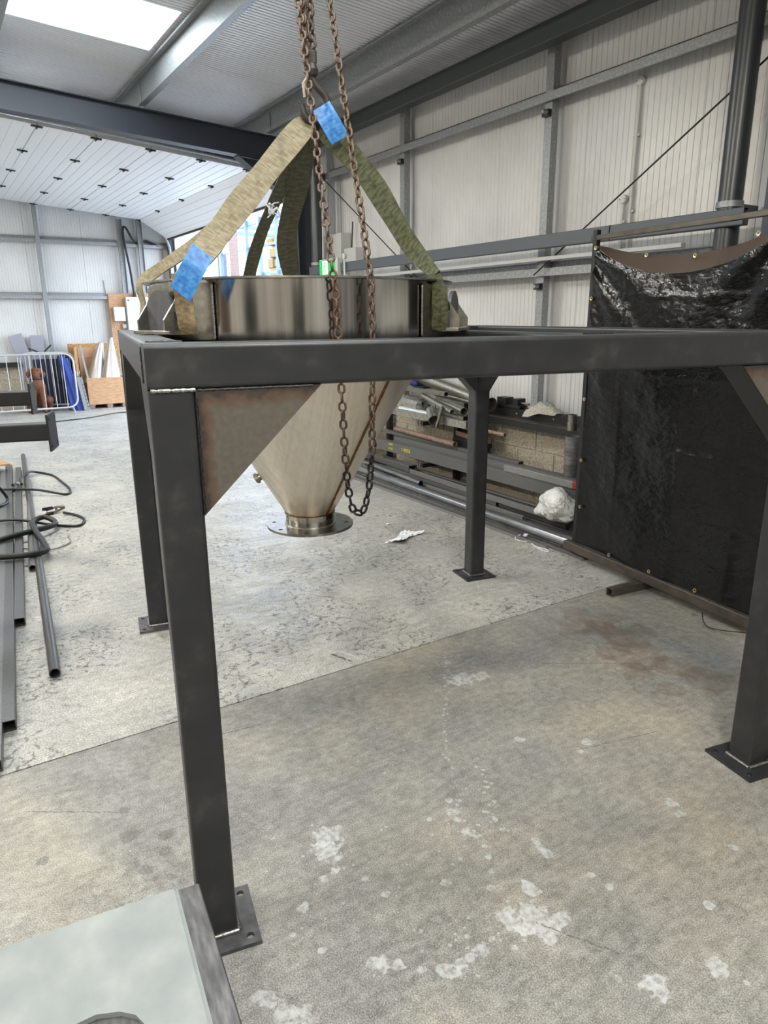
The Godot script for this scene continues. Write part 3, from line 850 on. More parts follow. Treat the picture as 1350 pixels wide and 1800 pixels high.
func build_floor() -> void:
	var fl := setting("floor")
	var f := noise(71, 0.09, 3)
	var fp := noise(73, 0.035, 5)
	# slab on the near side of the sawn joint: 3.4 m of unrepeated concrete
	var im := concrete(100, 2048, 3.4, 0.85, 0.22, 0.525, 13.0)
	var s := 2048.0 / 3.4
	var to := func(x: float, z: float) -> Vector2: return Vector2((x + 0.3) * s, (z + 2.67) * s)
	for e in RUST:
		var p: Vector2 = to.call(e[0], e[1])
		stamp(im, p.x, p.y, e[2] * s * 1.1, Color(0.4, 0.335, 0.285), 0.4, noise(72, 0.008, 6), 0.9)
	for e in OIL:
		var p: Vector2 = to.call(e[0], e[1])
		stamp(im, p.x, p.y, e[2] * s, Color(0.36, 0.35, 0.335), 0.8, f, 0.4)
	for e in PAINT:
		var p: Vector2 = to.call(e[0], e[1])
		stamp(im, p.x, p.y, e[2] * s * 0.95, Color(0.73, 0.735, 0.735), 0.8, fp, 0.75)
	for e in DROPS:
		var p: Vector2 = to.call(e[0], e[1])
		stamp(im, p.x, p.y, maxf(e[2] * s * 0.9, 2.0), Color(0.72, 0.725, 0.72), 0.8, f, 0.4)
	for e in [[1.66, -1.24, 1.95, -1.3, 0.8], [2.0, -1.9, 2.5, -1.75, 0.8], [0.68, -1.1, 0.86, -1.06, 0.9], [1.55, -0.86, 1.62, -0.98, 0.9]]:
		line(im, to.call(e[0], e[1]), to.call(e[2], e[3]), e[4], Color(0.72, 0.72, 0.7), 0.6, f)
	for e in [[2.3, -2.2, 2.75, -1.9, 1.5], [1.9, -1.6, 2.3, -1.5, 1.2], [0.05, -2.4, 0.35, -2.2, 1.5], [0.6, -2.5, 0.95, -2.45, 2.0], [1.2, -1.1, 1.32, -0.9, 1.4]]:
		line(im, to.call(e[0], e[1]), to.call(e[2], e[3]), e[4], Color(0.3, 0.29, 0.28), 0.6, f)
	part(fl, "slab", slab_mesh(-8, WALL - 0.1, -2.666, 8, -0.3, -2.67, 3.4), concrete_mat("concrete_near", im))
	# slab beyond the joint: 6 m of concrete with chalk rings
	im = concrete(140, 2048, 6.0, 0.35, 0.85, 0.64, 10.0)
	s = 2048.0 / 6.0
	for ring in [[2.373, -3.324, 0.135], [2.627, -4.096, 0.15], [2.75, -3.75, 0.3]]:
		for k in 220:
			if f.get_noise_1d(k * 2.0 + ring[0] * 90.0) > -0.12:
				stamp(im, (ring[0] + 0.5 + ring[2] * cos(TAU * k / 220)) * s, (ring[1] + 8.67 + ring[2] * sin(TAU * k / 220)) * s, 1.6, Color(0.74, 0.74, 0.73), 0.6, f, 0.3)
	var rng := RandomNumberGenerator.new()
	rng.seed = 5
	for k in 60:
		stamp(im, rng.randf_range(100, 1950), rng.randf_range(300, 2040), rng.randf_range(1.5, 4.0), Color(0.74, 0.74, 0.73), 0.7, f, 0.4)
	for k in 34:
		var p := Vector2(rng.randf_range(150, 1500), rng.randf_range(500, 2000))
		line(im, p, p + Vector2(rng.randf_range(-70, 70), rng.randf_range(-40, 40)), 1.0, Color(0.3, 0.29, 0.29), 0.7, f)
	line(im, to_far(1.55, -2.72), to_far(1.5, -2.85), 2.0, Color(0.28, 0.27, 0.27), 0.9, f)
	line(im, to_far(1.6, -2.72), to_far(1.55, -2.86), 1.5, Color(0.75, 0.75, 0.74), 0.8, f)
	var cm := concrete_mat("concrete_far", im)
	part(fl, "slab", slab_mesh(-8, WALL - 0.1, -8.668, -2.675, -0.5, -8.67, 6.0), cm)
	part(fl, "slab", slab_mesh(-8, WALL - 0.1, FAR - 0.1, -8.672, -0.5, -14.67, 6.0), cm)
	part(fl, "joint_filler", box_mesh(Vector3(12.4, 0.1, 0.0098), 0), M.black_rubber, at(-1.8, -0.062, -2.6705))

func to_far(x: float, z: float) -> Vector2:
	return Vector2((x + 0.5) * 2048.0 / 6.0, (z + 8.67) * 2048.0 / 6.0)

func build_walls() -> void:
	# right wall: block plinth and upright ribbed panels
	var wr := setting("wall_right")
	var face := Basis(Vector3(0, 0, 1), Vector3.UP, Vector3(-1, 0, 0))      # sheet x -> +z, sheet face -> -x
	var tall := ribbed(0.997, 3.24)
	for k in range(-8, 8):
		part(wr, "panel", tall, M.white_cladding, Transform3D(face, Vector3(WALL, 0.7, -k - 1 - 0.145)))
	part(wr, "panel", ribbed(0.852, 3.24), M.white_cladding, Transform3D(face, Vector3(WALL, 0.7, -9.0)))
	part(wr, "panel", ribbed(0.345, 3.94), M.white_cladding, Transform3D(face, Vector3(WALL, 0.0, FAR)))
	for k in 6:
		part(wr, "panel", ribbed(0.972, 0.62), M.white_cladding, Transform3D(face, Vector3(WALL, 3.32, -9.003 - 0.975 * (k + 1))))
	part(wr, "backing", box_mesh(Vector3(0.1, 4.0, 17.0), 0), M.white_cladding, at(WALL + 0.1, 2.0, -0.5))
	part(wr, "backing", box_mesh(Vector3(0.1, 0.7, 6.2), 0), M.white_cladding, at(WALL + 0.1, 3.67, -12.1))
	var blk := box_mesh(Vector3(0.1, 0.215, 0.44), 0.004)
	part(wr, "mortar", box_mesh(Vector3(0.086, 0.705, 17.0), 0), M.mortar, at(WALL - 0.05, 0.3525, -0.5))
	for r in 3:
		var z0: float = -4.42 if r % 2 == 0 else -4.195
		for k in range(-10, 6):
			part(wr, "block", blk, M.block, at(WALL - 0.052, 0.599 - 0.225 * r, z0 + 0.45 * k + 0.225))
	# far gable
	var wf := setting("wall_far")
	var face2 := Basis(Vector3.RIGHT, Vector3.UP, Vector3.BACK)
	var tall2 := ribbed(0.997, 4.0)
	for k in 13:
		part(wf, "panel", tall2, M.white_cladding, Transform3D(face2, Vector3(3.86 - k, 0.78, FAR)))
	part(wf, "panel", ribbed(0.7, 4.0), M.white_cladding, Transform3D(face2, Vector3(4.86, 0.78, FAR)))
	part(wf, "backing", box_mesh(Vector3(13.2, 5.2, 0.1), 0), M.white_cladding, at(-1.7, 2.6, FAR - 0.1))
	part(wf, "mortar", box_mesh(Vector3(12.5, 0.785, 0.086), 0), M.mortar, at(-1.7, 0.3925, FAR + 0.05))
	var blk2 := box_mesh(Vector3(0.44, 0.215, 0.1), 0.004)
	for r in 3:
		for k in 10:
			part(wf, "block", blk2, M.block, at(-1.2 + 0.45 * k + (0.0 if r % 2 == 0 else 0.225), 0.67 - 0.225 * r, FAR + 0.052))
	# the two walls behind and beside the camera
	var wl := setting("wall_left")
	var face3 := Basis(Vector3(0, 0, -1), Vector3.UP, Vector3(1, 0, 0))
	var tall3 := ribbed(0.997, 4.9)
	for k in 24:
		part(wl, "panel", tall3, M.white_cladding, Transform3D(face3, Vector3(-8, 0, 8.2 - k)))
	part(wl, "backing", box_mesh(Vector3(0.1, 5.0, 24), 0), M.white_cladding, at(-8.1, 2.5, -3.6))
	var wn := setting("wall_near")
	var face4 := Basis(Vector3(-1, 0, 0), Vector3.UP, Vector3(0, 0, -1))
	for k in 13:
		part(wn, "panel", tall3, M.white_cladding, Transform3D(face4, Vector3(4.6 - k, 0, 8.0)))
	part(wn, "backing", box_mesh(Vector3(13.2, 5.0, 0.1), 0), M.white_cladding, at(-1.7, 2.5, 8.1))

func build_roof() -> void:
	# liner sheets run up the slope, one metre wide; every fifth sheet is a translucent rooflight above x = 2.2
	var c := setting("ceiling")
	var sl := atan(SLOPE)
	# sheet x -> z, sheet y -> up-slope (towards -x), face down
	var up := Vector3(-cos(sl), sin(sl), 0)
	var bas := Basis(Vector3(0, 0, 1), up, Vector3(0, 0, 1).cross(up))
	var edge := Vector3(4.62, roof_y(4.62), 0)
	var full := ribbed(0.997, 12.75, 0.04, 0.013, 0.68)
	var low := ribbed(0.997, 2.43, 0.04, 0.013, 0.68)
	var high := ribbed(0.997, 6.3, 0.04, 0.013, 0.68)
	var n := 0
	for k in range(-9, 16):
		var z := -7.44 - 1.0 + (k - 8 + 9) * 1.0 - 0.0
		z = -15.44 + 1.0 * (k + 9)
		if (k + 9) % 5 == 3:
			n += 1
			part(c, "liner_sheet", low, M.roof_liner, Transform3D(bas, edge + Vector3(0, 0, z)))
			part(c, "liner_sheet", high, M.roof_liner, Transform3D(bas, edge + up * 6.45 + Vector3(0, 0, z)))
			var w := setting("window_%d" % n)  # only one rooflight is in view; the others are unseen and light the room
			var mb := MB.new()
			mb.box(Transform3D(Basis(up, Vector3(0, 0, 1).cross(up) * -1.0, Vector3(0, 0, 1)), edge + up * 4.44 + Vector3(0, 0.02, z + 0.4985)), Vector3(4.02, 0.004, 0.997), 0.0)
			part(w, "glazing_sheet", mb.mesh(), M.rooflight)
			var al := AreaLight3D.new()
			al.name = "rooflight_daylight"
			al.area_size = Vector2(3.9, 0.9)
			al.light_color = Color(0.93, 0.97, 1.0)
			al.light_energy = ROOFLIGHT
			al.shadow_enabled = true
			al.area_range = 40.0
			w.add_child(al)
			al.transform = Transform3D(Basis(up, Vector3(0, 0, 1), up.cross(Vector3(0, 0, 1))), edge + up * 4.44 + Vector3(0, -0.03, z + 0.4985))
			if al.global_basis.z.y < 0:
				al.transform.basis = Basis(up, Vector3(0, 0, -1), up.cross(Vector3(0, 0, -1)))
		else:
			part(c, "liner_sheet", full, M.roof_liner, Transform3D(bas, edge + Vector3(0, 0, z)))

# Z-shaped purlin or girt: web along profile y, flanges along x
func zed(h: float, b: float, L: float) -> ArrayMesh:
	var t := 0.004
	var p := poly([Vector2(-t / 2, -h / 2), Vector2(b, -h / 2), Vector2(b, -h / 2 + 0.018), Vector2(b - t, -h / 2 + 0.018), Vector2(b - t, -h / 2 + t), Vector2(t / 2, -h / 2 + t), Vector2(t / 2, h / 2), Vector2(-b, h / 2), Vector2(-b, h / 2 - 0.018), Vector2(-b + t, h / 2 - 0.018), Vector2(-b + t, h / 2 - t), Vector2(-t / 2, h / 2 - t)])
	return ext_mesh(p, L)

func ibeam(h: float, b: float, L: float, tf := 0.011, tw := 0.008) -> ArrayMesh:
	return ext_mesh(poly([Vector2(-b / 2, -h / 2), Vector2(b / 2, -h / 2), Vector2(b / 2, -h / 2 + tf), Vector2(tw / 2, -h / 2 + tf), Vector2(tw / 2, h / 2 - tf), Vector2(b / 2, h / 2 - tf), Vector2(b / 2, h / 2), Vector2(-b / 2, h / 2), Vector2(-b / 2, h / 2 - tf), Vector2(-tw / 2, h / 2 - tf), Vector2(-tw / 2, -h / 2 + tf), Vector2(-b / 2, -h / 2 + tf)]), L)

func build_steel() -> void:
	# portal frames
	for e in [[-8.32, "by the raised sectional door"], [-2.3, "beside the welding screen"]]:
		var z: float = e[0]
		var col := thing("steel_column", "slate grey painted steel column %s" % e[1], "column", at(4.22, 0, z))
		part(col, "shaft", ext_mesh(poly([Vector2(-0.15, -0.075), Vector2(-0.139, -0.075), Vector2(-0.139, -0.004), Vector2(0.139, -0.004), Vector2(0.139, -0.075), Vector2(0.15, -0.075), Vector2(0.15, 0.075), Vector2(0.139, 0.075), Vector2(0.139, 0.004), Vector2(-0.139, 0.004), Vector2(-0.139, 0.075), Vector2(-0.15, 0.075)]), 3.78), M.slate_paint, Transform3D(Basis(Vector3.RIGHT, Vector3(0, 0, -1), Vector3.UP), Vector3.ZERO))
		part(col, "base_plate", box_mesh(Vector3(0.42, 0.02, 0.26)), M.slate_paint, at(0, 0.01, 0))
		var raf := thing("roof_rafter", "slate grey steel rafter rising from the column %s" % e[1], "beam", Transform3D(), "")
		var a := Vector3(4.07, 3.61 - 0.062 * (4.07 - 0.95) + 0.135, z)
		var b := Vector3(-7.9, 3.61 + 0.062 * (7.9 + 0.95) + 0.135, z)
		part(raf, "beam", ibeam(0.27, 0.15, a.distance_to(b)), M.slate_paint, along(a, b))
		var mb := MB.new()
		mb.extrude(Transform3D(Basis(), Vector3(0, 0, z - 0.005)), poly([Vector2(4.07, 3.42), Vector2(4.07, 2.98), Vector2(3.35, 3.455)]), 0.01)
		mb.extrude(along(Vector3(4.07, 2.98, z), Vector3(3.35, 3.455, z)), rrect(0.15, 0.012, 0.002, 1), 0.86)
		if z < -5.0:
			part(raf, "eaves_haunch", mb.mesh(), M.slate_paint)
		mb = MB.new()
		mb.box(Transform3D(Basis(), Vector3(4.064, 3.3 if z < -5.0 else 3.55, z)), Vector3(0.015, 0.95 if z < -5.0 else 0.4, 0.16), 0.002)
		part(raf, "end_plate", mb.mesh(), M.slate_paint)
		for k in 6:
			part(raf, "bolt", ext_mesh(circ(0.012, 6), 0.014), M.galvanised, Transform3D(Basis(Vector3(0, 0, 1), Vector3.UP, Vector3(-1, 0, 0)), Vector3(4.055, (2.95 if z < -5.0 else 3.42) + 0.1 * (k / 2), z + (0.045 if k % 2 == 0 else -0.045))))
	# purlins along the roof
	var i := 0
	for x in [2.29, 3.74, 0.84, -0.61, -2.06, -3.5, -5.0, -6.4]:
		var lab: String = ["galvanised roof purlin along the edge of the white rooflight", "galvanised roof purlin closest to the eaves above the white wall", "galvanised roof purlin carrying the unseen lamps beneath the roof sheets"][mini(i, 2)]
		var p := thing("roof_purlin", lab, "purlin", Transform3D(), "" if i < 2 else "purlins further up the roof")
		part(p, "zed_section", zed(0.22, 0.065, 23.0), M.galvanised, along(Vector3(x, roof_y(x) - 0.135, -15.1), Vector3(x, roof_y(x) - 0.135, 7.9)))
		if i < 2:
			for z in [-8.32, -2.42]:
				part(p, "cleat", box_mesh(Vector3(0.008, 0.2, 0.09)), M.galvanised, at(x - 0.008, roof_y(x) - 0.15, z + 0.1))
				part(p, "bolt", ext_mesh(circ(0.01, 6), 0.03), M.galvanised, Transform3D(Basis(Vector3(0, 0, -1), Vector3.UP, Vector3.RIGHT), Vector3(x - 0.02, roof_y(x) - 0.2, z + 0.1)))
			for k in 26:
				part(p, "fixing_tab", box_mesh(Vector3(0.006, 0.05, 0.012), 0), M.eaves_paint, at(x + 0.005, roof_y(x) - 0.052, -7.8 + 0.31 * k))
		i += 1
	solo("eaves_beam", ext_mesh(rrect(0.12, 0.145, 0.01), 23.0), M.eaves_paint, along(Vector3(4.28, 3.685, -15.1), Vector3(4.28, 3.685, 7.9)), "dark painted eaves beam running along the top of the white wall", "beam")
	# side rails on the right wall
	solo("sheeting_rail", zed(0.14, 0.06, 10.9), M.galvanised, along(Vector3(4.45, 3.33, -8.2), Vector3(4.45, 3.33, 2.7), Vector3(-1, 0, 0)), "galvanised sheeting rail high on the white wall", "rail")
	solo("sheeting_rail", zed(0.14, 0.06, 10.9), M.galvanised, along(Vector3(4.45, 2.03, -8.2), Vector3(4.45, 2.03, 2.7), Vector3(-1, 0, 0)), "galvanised sheeting rail just below the grey horizontal tube", "rail")
	var tube := rrect(0.06, 0.1, 0.008)
	solo("tie_tube", ext_mesh(tube, 4.62, 0.005), M.grey_paint, along(Vector3(4.18, 2.21, -8.14), Vector3(4.18, 2.21, -3.52)), "long grey steel tube tie running from the exit sign along the wall", "tube")
	solo("tie_tube", ext_mesh(tube, 0.97, 0.005), M.grey_paint, along(Vector3(4.18, 2.21, -3.51), Vector3(4.18, 2.21, -2.54)), "short grey steel tube tie ending at the column beside the screen", "tube")
	for z in [-4.43, -6.48]:
		var po := thing("wall_post", "galvanised upright channel on the white wall %s" % ("by the hanging green sling" if z < -5 else "above the crumpled rag"), "post", at(4.45, 0.72, z))
		var ch := poly([Vector2(-0.035, -0.04), Vector2(0.035, -0.04), Vector2(0.035, -0.036), Vector2(-0.031, -0.036), Vector2(-0.031, 0.036), Vector2(0.035, 0.036), Vector2(0.035, 0.04), Vector2(-0.035, 0.04)])
		part(po, "channel", ext_mesh(ch, 3.1), M.galvanised, Transform3D(Basis(Vector3.RIGHT, Vector3(0, 0, -1), Vector3.UP), Vector3.ZERO))
		for y in [2.5, 1.2]:
			part(po, "bracket", box_mesh(Vector3(0.04, 0.05, 0.07)), M.black_steel, at(-0.055, y - 0.03, 0.0))
			part(po, "bolt", ext_mesh(circ(0.014, 6), 0.05), M.galvanised, Transform3D(Basis(Vector3(0, 0, 1), Vector3.UP, Vector3(-1, 0, 0)), Vector3(-0.07, y - 0.03, 0.02)))
	# bracing rods
	solo("bracing_rod", tube_mesh([Vector3(4.33, 3.62, -1.72), Vector3(4.33, 1.98, -4.42)], 0.006, 6), M.black_steel, Transform3D(), "thin black bracing rod slanting across the wall by the conduit", "rod")
	solo("bracing_rod", tube_mesh([Vector3(4.33, 3.3, -8.1), Vector3(4.33, 2.02, -6.05)], 0.006, 6), M.black_steel, Transform3D(), "thin black bracing rod slanting down past the grey boxes", "rod")
	# downpipes
	for e in [[-8.09, "next to the exit sign"], [-2.69, "in front of the wall beside the screen"]]:
		var d := thing("downpipe", "dark grey plastic downpipe %s" % e[1], "pipe", at(4.24, 0.0, e[0]))
		part(d, "pipe", ext_mesh(circ(0.07, 24), 3.9, 0.004), M.downpipe, Transform3D(Basis(Vector3.RIGHT, Vector3(0, 0, -1), Vector3.UP), Vector3.ZERO))
		part(d, "clip", lathe_mesh([Vector2(0.071, 0), Vector2(0.078, 0), Vector2(0.078, 0.035), Vector2(0.071, 0.035)], 24), M.galvanised, at(0, 2.275, 0))
		part(d, "clip_arm", box_mesh(Vector3(0.25, 0.035, 0.02)), M.grey_paint, at(0.17, 2.29, 0))

func build_door() -> void:
	# sectional overhead door, raised on its tracks; opening z = -9.0 .. -14.85 in the right wall
	var d := setting("door_1")
	var prof := []
	var pts := []
	for k in 5:
		pts.append(Vector2(0.02, 0.125 * k - 0.306)); pts.append(Vector2(0.02, 0.125 * k - 0.306 + 0.105))
		if k < 4:
			pts.append(Vector2(0.016, 0.125 * k - 0.306 + 0.109)); pts.append(Vector2(0.016, 0.125 * k - 0.306 + 0.121))
	pts.append(Vector2(-0.02, 0.306)); pts.append(Vector2(-0.02, -0.306))
	prof = poly(pts)
	var pm := ext_mesh(prof, 5.55)
	var seam := [Vector2(4.40, 3.21), Vector2(3.87, 3.535)]
	for k in 5:
		seam.append(seam[1] + Vector2(-0.615, 0.052) * (k + 1))
	for k in 6:
		var a: Vector2 = seam[k]
		var b: Vector2 = seam[k + 1]
		var m := (a + b) / 2
		var y := Vector3(b.x - a.x, b.y - a.y, 0).normalized()
		var x := Vector3(0, 0, 1).cross(y) * 1.0
		if x.y > 0:
			x = -x
		var bz := x.cross(y)
		part(d, "door_panel", pm, M.door_white, Transform3D(Basis(x, y, bz), Vector3(m.x, m.y, -9.22 if bz.z < 0 else -14.77)))
		if k > 0:
			for z in [-9.25, -10.6, -12.0, -13.4, -14.74]:
				var mb := MB.new()
				mb.box(Transform3D(Basis(Vector3(0, 0, 1), atan2(y.y, y.x)), Vector3(a.x, a.y - 0.03, z)), Vector3(0.12, 0.012, 0.045), 0.002)
				mb.tube(PackedVector3Array([Vector3(a.x, a.y - 0.04, z - 0.04), Vector3(a.x, a.y - 0.04, z + 0.04)]), 0.012, 8)
				part(d, "hinge", mb.mesh(), M.black_steel)
	# tracks: straight run, bend, and the uprights at the jambs
	for e in [[-9.12, 1], [-14.86, -1]]:
		var z: float = e[0]
		var path := smooth_path([Vector3(-0.6, 3.94, z), Vector3(1.2, 3.79, z), Vector3(2.6, 3.67, z), Vector3(3.85, 3.56, z), Vector3(4.2, 3.42, z), Vector3(4.43, 3.1, z), Vector3(4.45, 2.7, z)], 6)
		var mb := MB.new()
		mb.tube(PackedVector3Array(path), 0.03, 4)
		part(d, "track", mb.mesh(), M.galvanised)
		part(d, "track_upright", box_mesh(Vector3(0.06, 2.75, 0.06)), M.galvanised, at(4.46, 1.375, z))
		part(d, "jamb_angle", box_mesh(Vector3(0.12, 3.3, 0.08)), M.slate_paint, at(4.5, 1.65, z + 0.1 * e[1]))
		mb = MB.new()
		mb.box(along(Vector3(4.2, 3.63, z + 0.06 * e[1]), Vector3(-0.6, 4.03, z + 0.06 * e[1])) * Transform3D(Basis(), Vector3(0, 0, 2.4)), Vector3(0.05, 0.11, 4.85), 0.003)
		part(d, "track_hanger", mb.mesh(), M.slate_paint)
	part(d, "bottom_seal", box_mesh(Vector3(0.05, 0.05, 5.55), 0.01), M.black_rubber, at(4.41, 3.19, -11.995))
	part(d, "cable_drum", ext_mesh(circ(0.09, 20), 0.07), M.black_steel, Transform3D(Basis(), Vector3(4.36, 3.28, -9.16)))
	for z in [-9.05, -9.1]:
		part(d, "lift_cable", tube_mesh([Vector3(4.4, 3.55, z), Vector3(4.42, 0.3, z)], 0.004, 5), M.clamp_metal)

func build_outside() -> void:
	solo("unseen_yard_ground", box_mesh(Vector3(20, 0.1, 30), 0), M.yard, at(14.7, -0.06, -15), "pale concrete yard out of view outside the open door", "ground")  # unseen ground, kept pale to bounce daylight onto the ceiling and door panels
	var g := thing("grey_container", "plain grey blue steel container standing outside the door", "container", at(9.0, 0, -29))
	part(g, "side", ribbed(4.0, 4.2, 0.1, 0.01), M.site_grey, Transform3D(Basis(Vector3.RIGHT, Vector3.UP, Vector3.BACK), Vector3(-2.0, 0, 0)))
	part(g, "body", box_mesh(Vector3(4, 4.2, 2.4), 0.02), M.site_grey, at(0, 2.1, -1.35))
	# rubble stone wall
	var w := thing("stone_wall", "rubble stone wall of pale tan blocks beyond the site posts", "wall", at(10.6, 0, -20))
	part(w, "core", box_mesh(Vector3(0.5, 4.4, 10), 0.0), M.mortar, at(0.16, 2.2, 0))
	var rng := RandomNumberGenerator.new()
	rng.seed = 11
	var kinds := []
	for k in 5:
		kinds.append(box_mesh(Vector3(0.3, 0.24 + 0.03 * k, 0.4 + 0.07 * (k % 3)), 0.04))
	for r in 9:
		for c in 13:
			part(w, "stone", kinds[rng.randi() % 5], M.stone_block, at(-0.08 - rng.randf() * 0.06, 1.4 + 0.34 * r + rng.randf() * 0.04, -3.2 + 0.53 * c + rng.randf() * 0.08 + (0.25 if r % 2 else 0.0), rng.randf_range(-0.1, 0.1)))
	# light steel stud framing of a building under construction
	var f := thing("stud_frame", "pale blue grey steel stud framing of a structure outside the door", "frame", at(7.2, 0, -16))
	for e in [[1.9, 0.12], [1.0, 0.05], [0.3, 0.05], [-0.7, 0.12], [-1.5, 0.05], [-2.6, 0.05], [-3.4, 0.12], [-4.3, 0.05]]:
		part(f, "stud", box_mesh(Vector3(0.08, 4.0, e[1]), 0.004), M.site_steel, at(0, 2.0, e[0]))
	for e in [[3.95, 0.16], [3.35, 0.05], [2.7, 0.07], [2.05, 0.05]]:
		part(f, "cross_rail", box_mesh(Vector3(0.06, e[1], 6.6), 0.004), M.site_steel, at(0.05, e[0], -1.3))
	for k in 5:
		part(f, "ceiling_joist", box_mesh(Vector3(2.6, 0.1, 0.06), 0.004), M.site_steel, at(1.4, 3.98, 1.6 - 1.4 * k))
	solo("timber_post", ext_mesh(circ(0.11, 14), 3.9), M.post_wood, Transform3D(Basis(Vector3.RIGHT, Vector3(0, 0, -1), Vector3.UP), Vector3(6.6, 0, -16.9)), "rough round timber post standing outside in front of the stud framing", "post")

func unseen_lamp(x: float, y: float, z: float, energy: float, label: String, globe := false) -> void:
	# lamp out of view: a disc lighting downwards, or an added fill globe lighting all round
	var l := thing("unseen_ceiling_lamp", label, "lamp", at(x, y, z))
	part(l, "suspension", tube_mesh([Vector3(0, 0.1, 0), Vector3(0, roof_y(x) - y - 0.1, 0)], 0.005, 6), M.galvanised)
	var a: Light3D
	if globe:
		part(l, "cap", lathe_mesh([Vector2(0, 0.16), Vector2(0.05, 0.155), Vector2(0.07, 0.12), Vector2(0, 0.12)], 24), M.black_plastic)
		var ball := []
		for k in 13:
			ball.append(Vector2(0.14 * sin(PI * k / 12.0), -0.02 + 0.14 * cos(PI * k / 12.0)))
		part(l, "globe", lathe_mesh(ball, 24), M.lamp_glow)
		a = OmniLight3D.new()
		a.light_size = 0.12
		a.omni_range = 40.0
		a.omni_attenuation = 2.0
		a.position = Vector3(0, -0.02, 0)
	else:
		part(l, "housing", lathe_mesh([Vector2(0, 0.12), Vector2(0.09, 0.12), Vector2(0.15, 0.07), Vector2(0.17, 0.0), Vector2(0.165, 0.0), Vector2(0.14, 0.02), Vector2(0, 0.02)], 28), M.black_plastic)
		part(l, "diffuser", ext_mesh(circ(0.15, 28), 0.008), M.lamp_glow, Transform3D(Basis(Vector3.RIGHT, Vector3(0, 0, -1), Vector3.UP), Vector3(0, 0.008, 0)))
		a = AreaLight3D.new()
		a.area_size = Vector2(0.26, 0.26)
		a.area_range = 40.0
		a.transform = Transform3D(Basis(Vector3.RIGHT, -PI / 2), Vector3(0, -0.012, 0))
	a.name = "lamp_light"
	a.light_color = Color(1.0, 0.965, 0.9)
	a.light_energy = energy
	a.shadow_enabled = true
	l.add_child(a)

const FW := 2.107
const FD := 2.27
const FT := 1.6
const HX := 0.657
const HZ := -1.135

func prism(pts: Array, z0: float, z1: float) -> ArrayMesh:
	var mb := MB.new()
	mb.extrude(Transform3D(Basis(), Vector3(0, 0, z0)), poly(pts), z1 - z0)
	return mb.mesh()

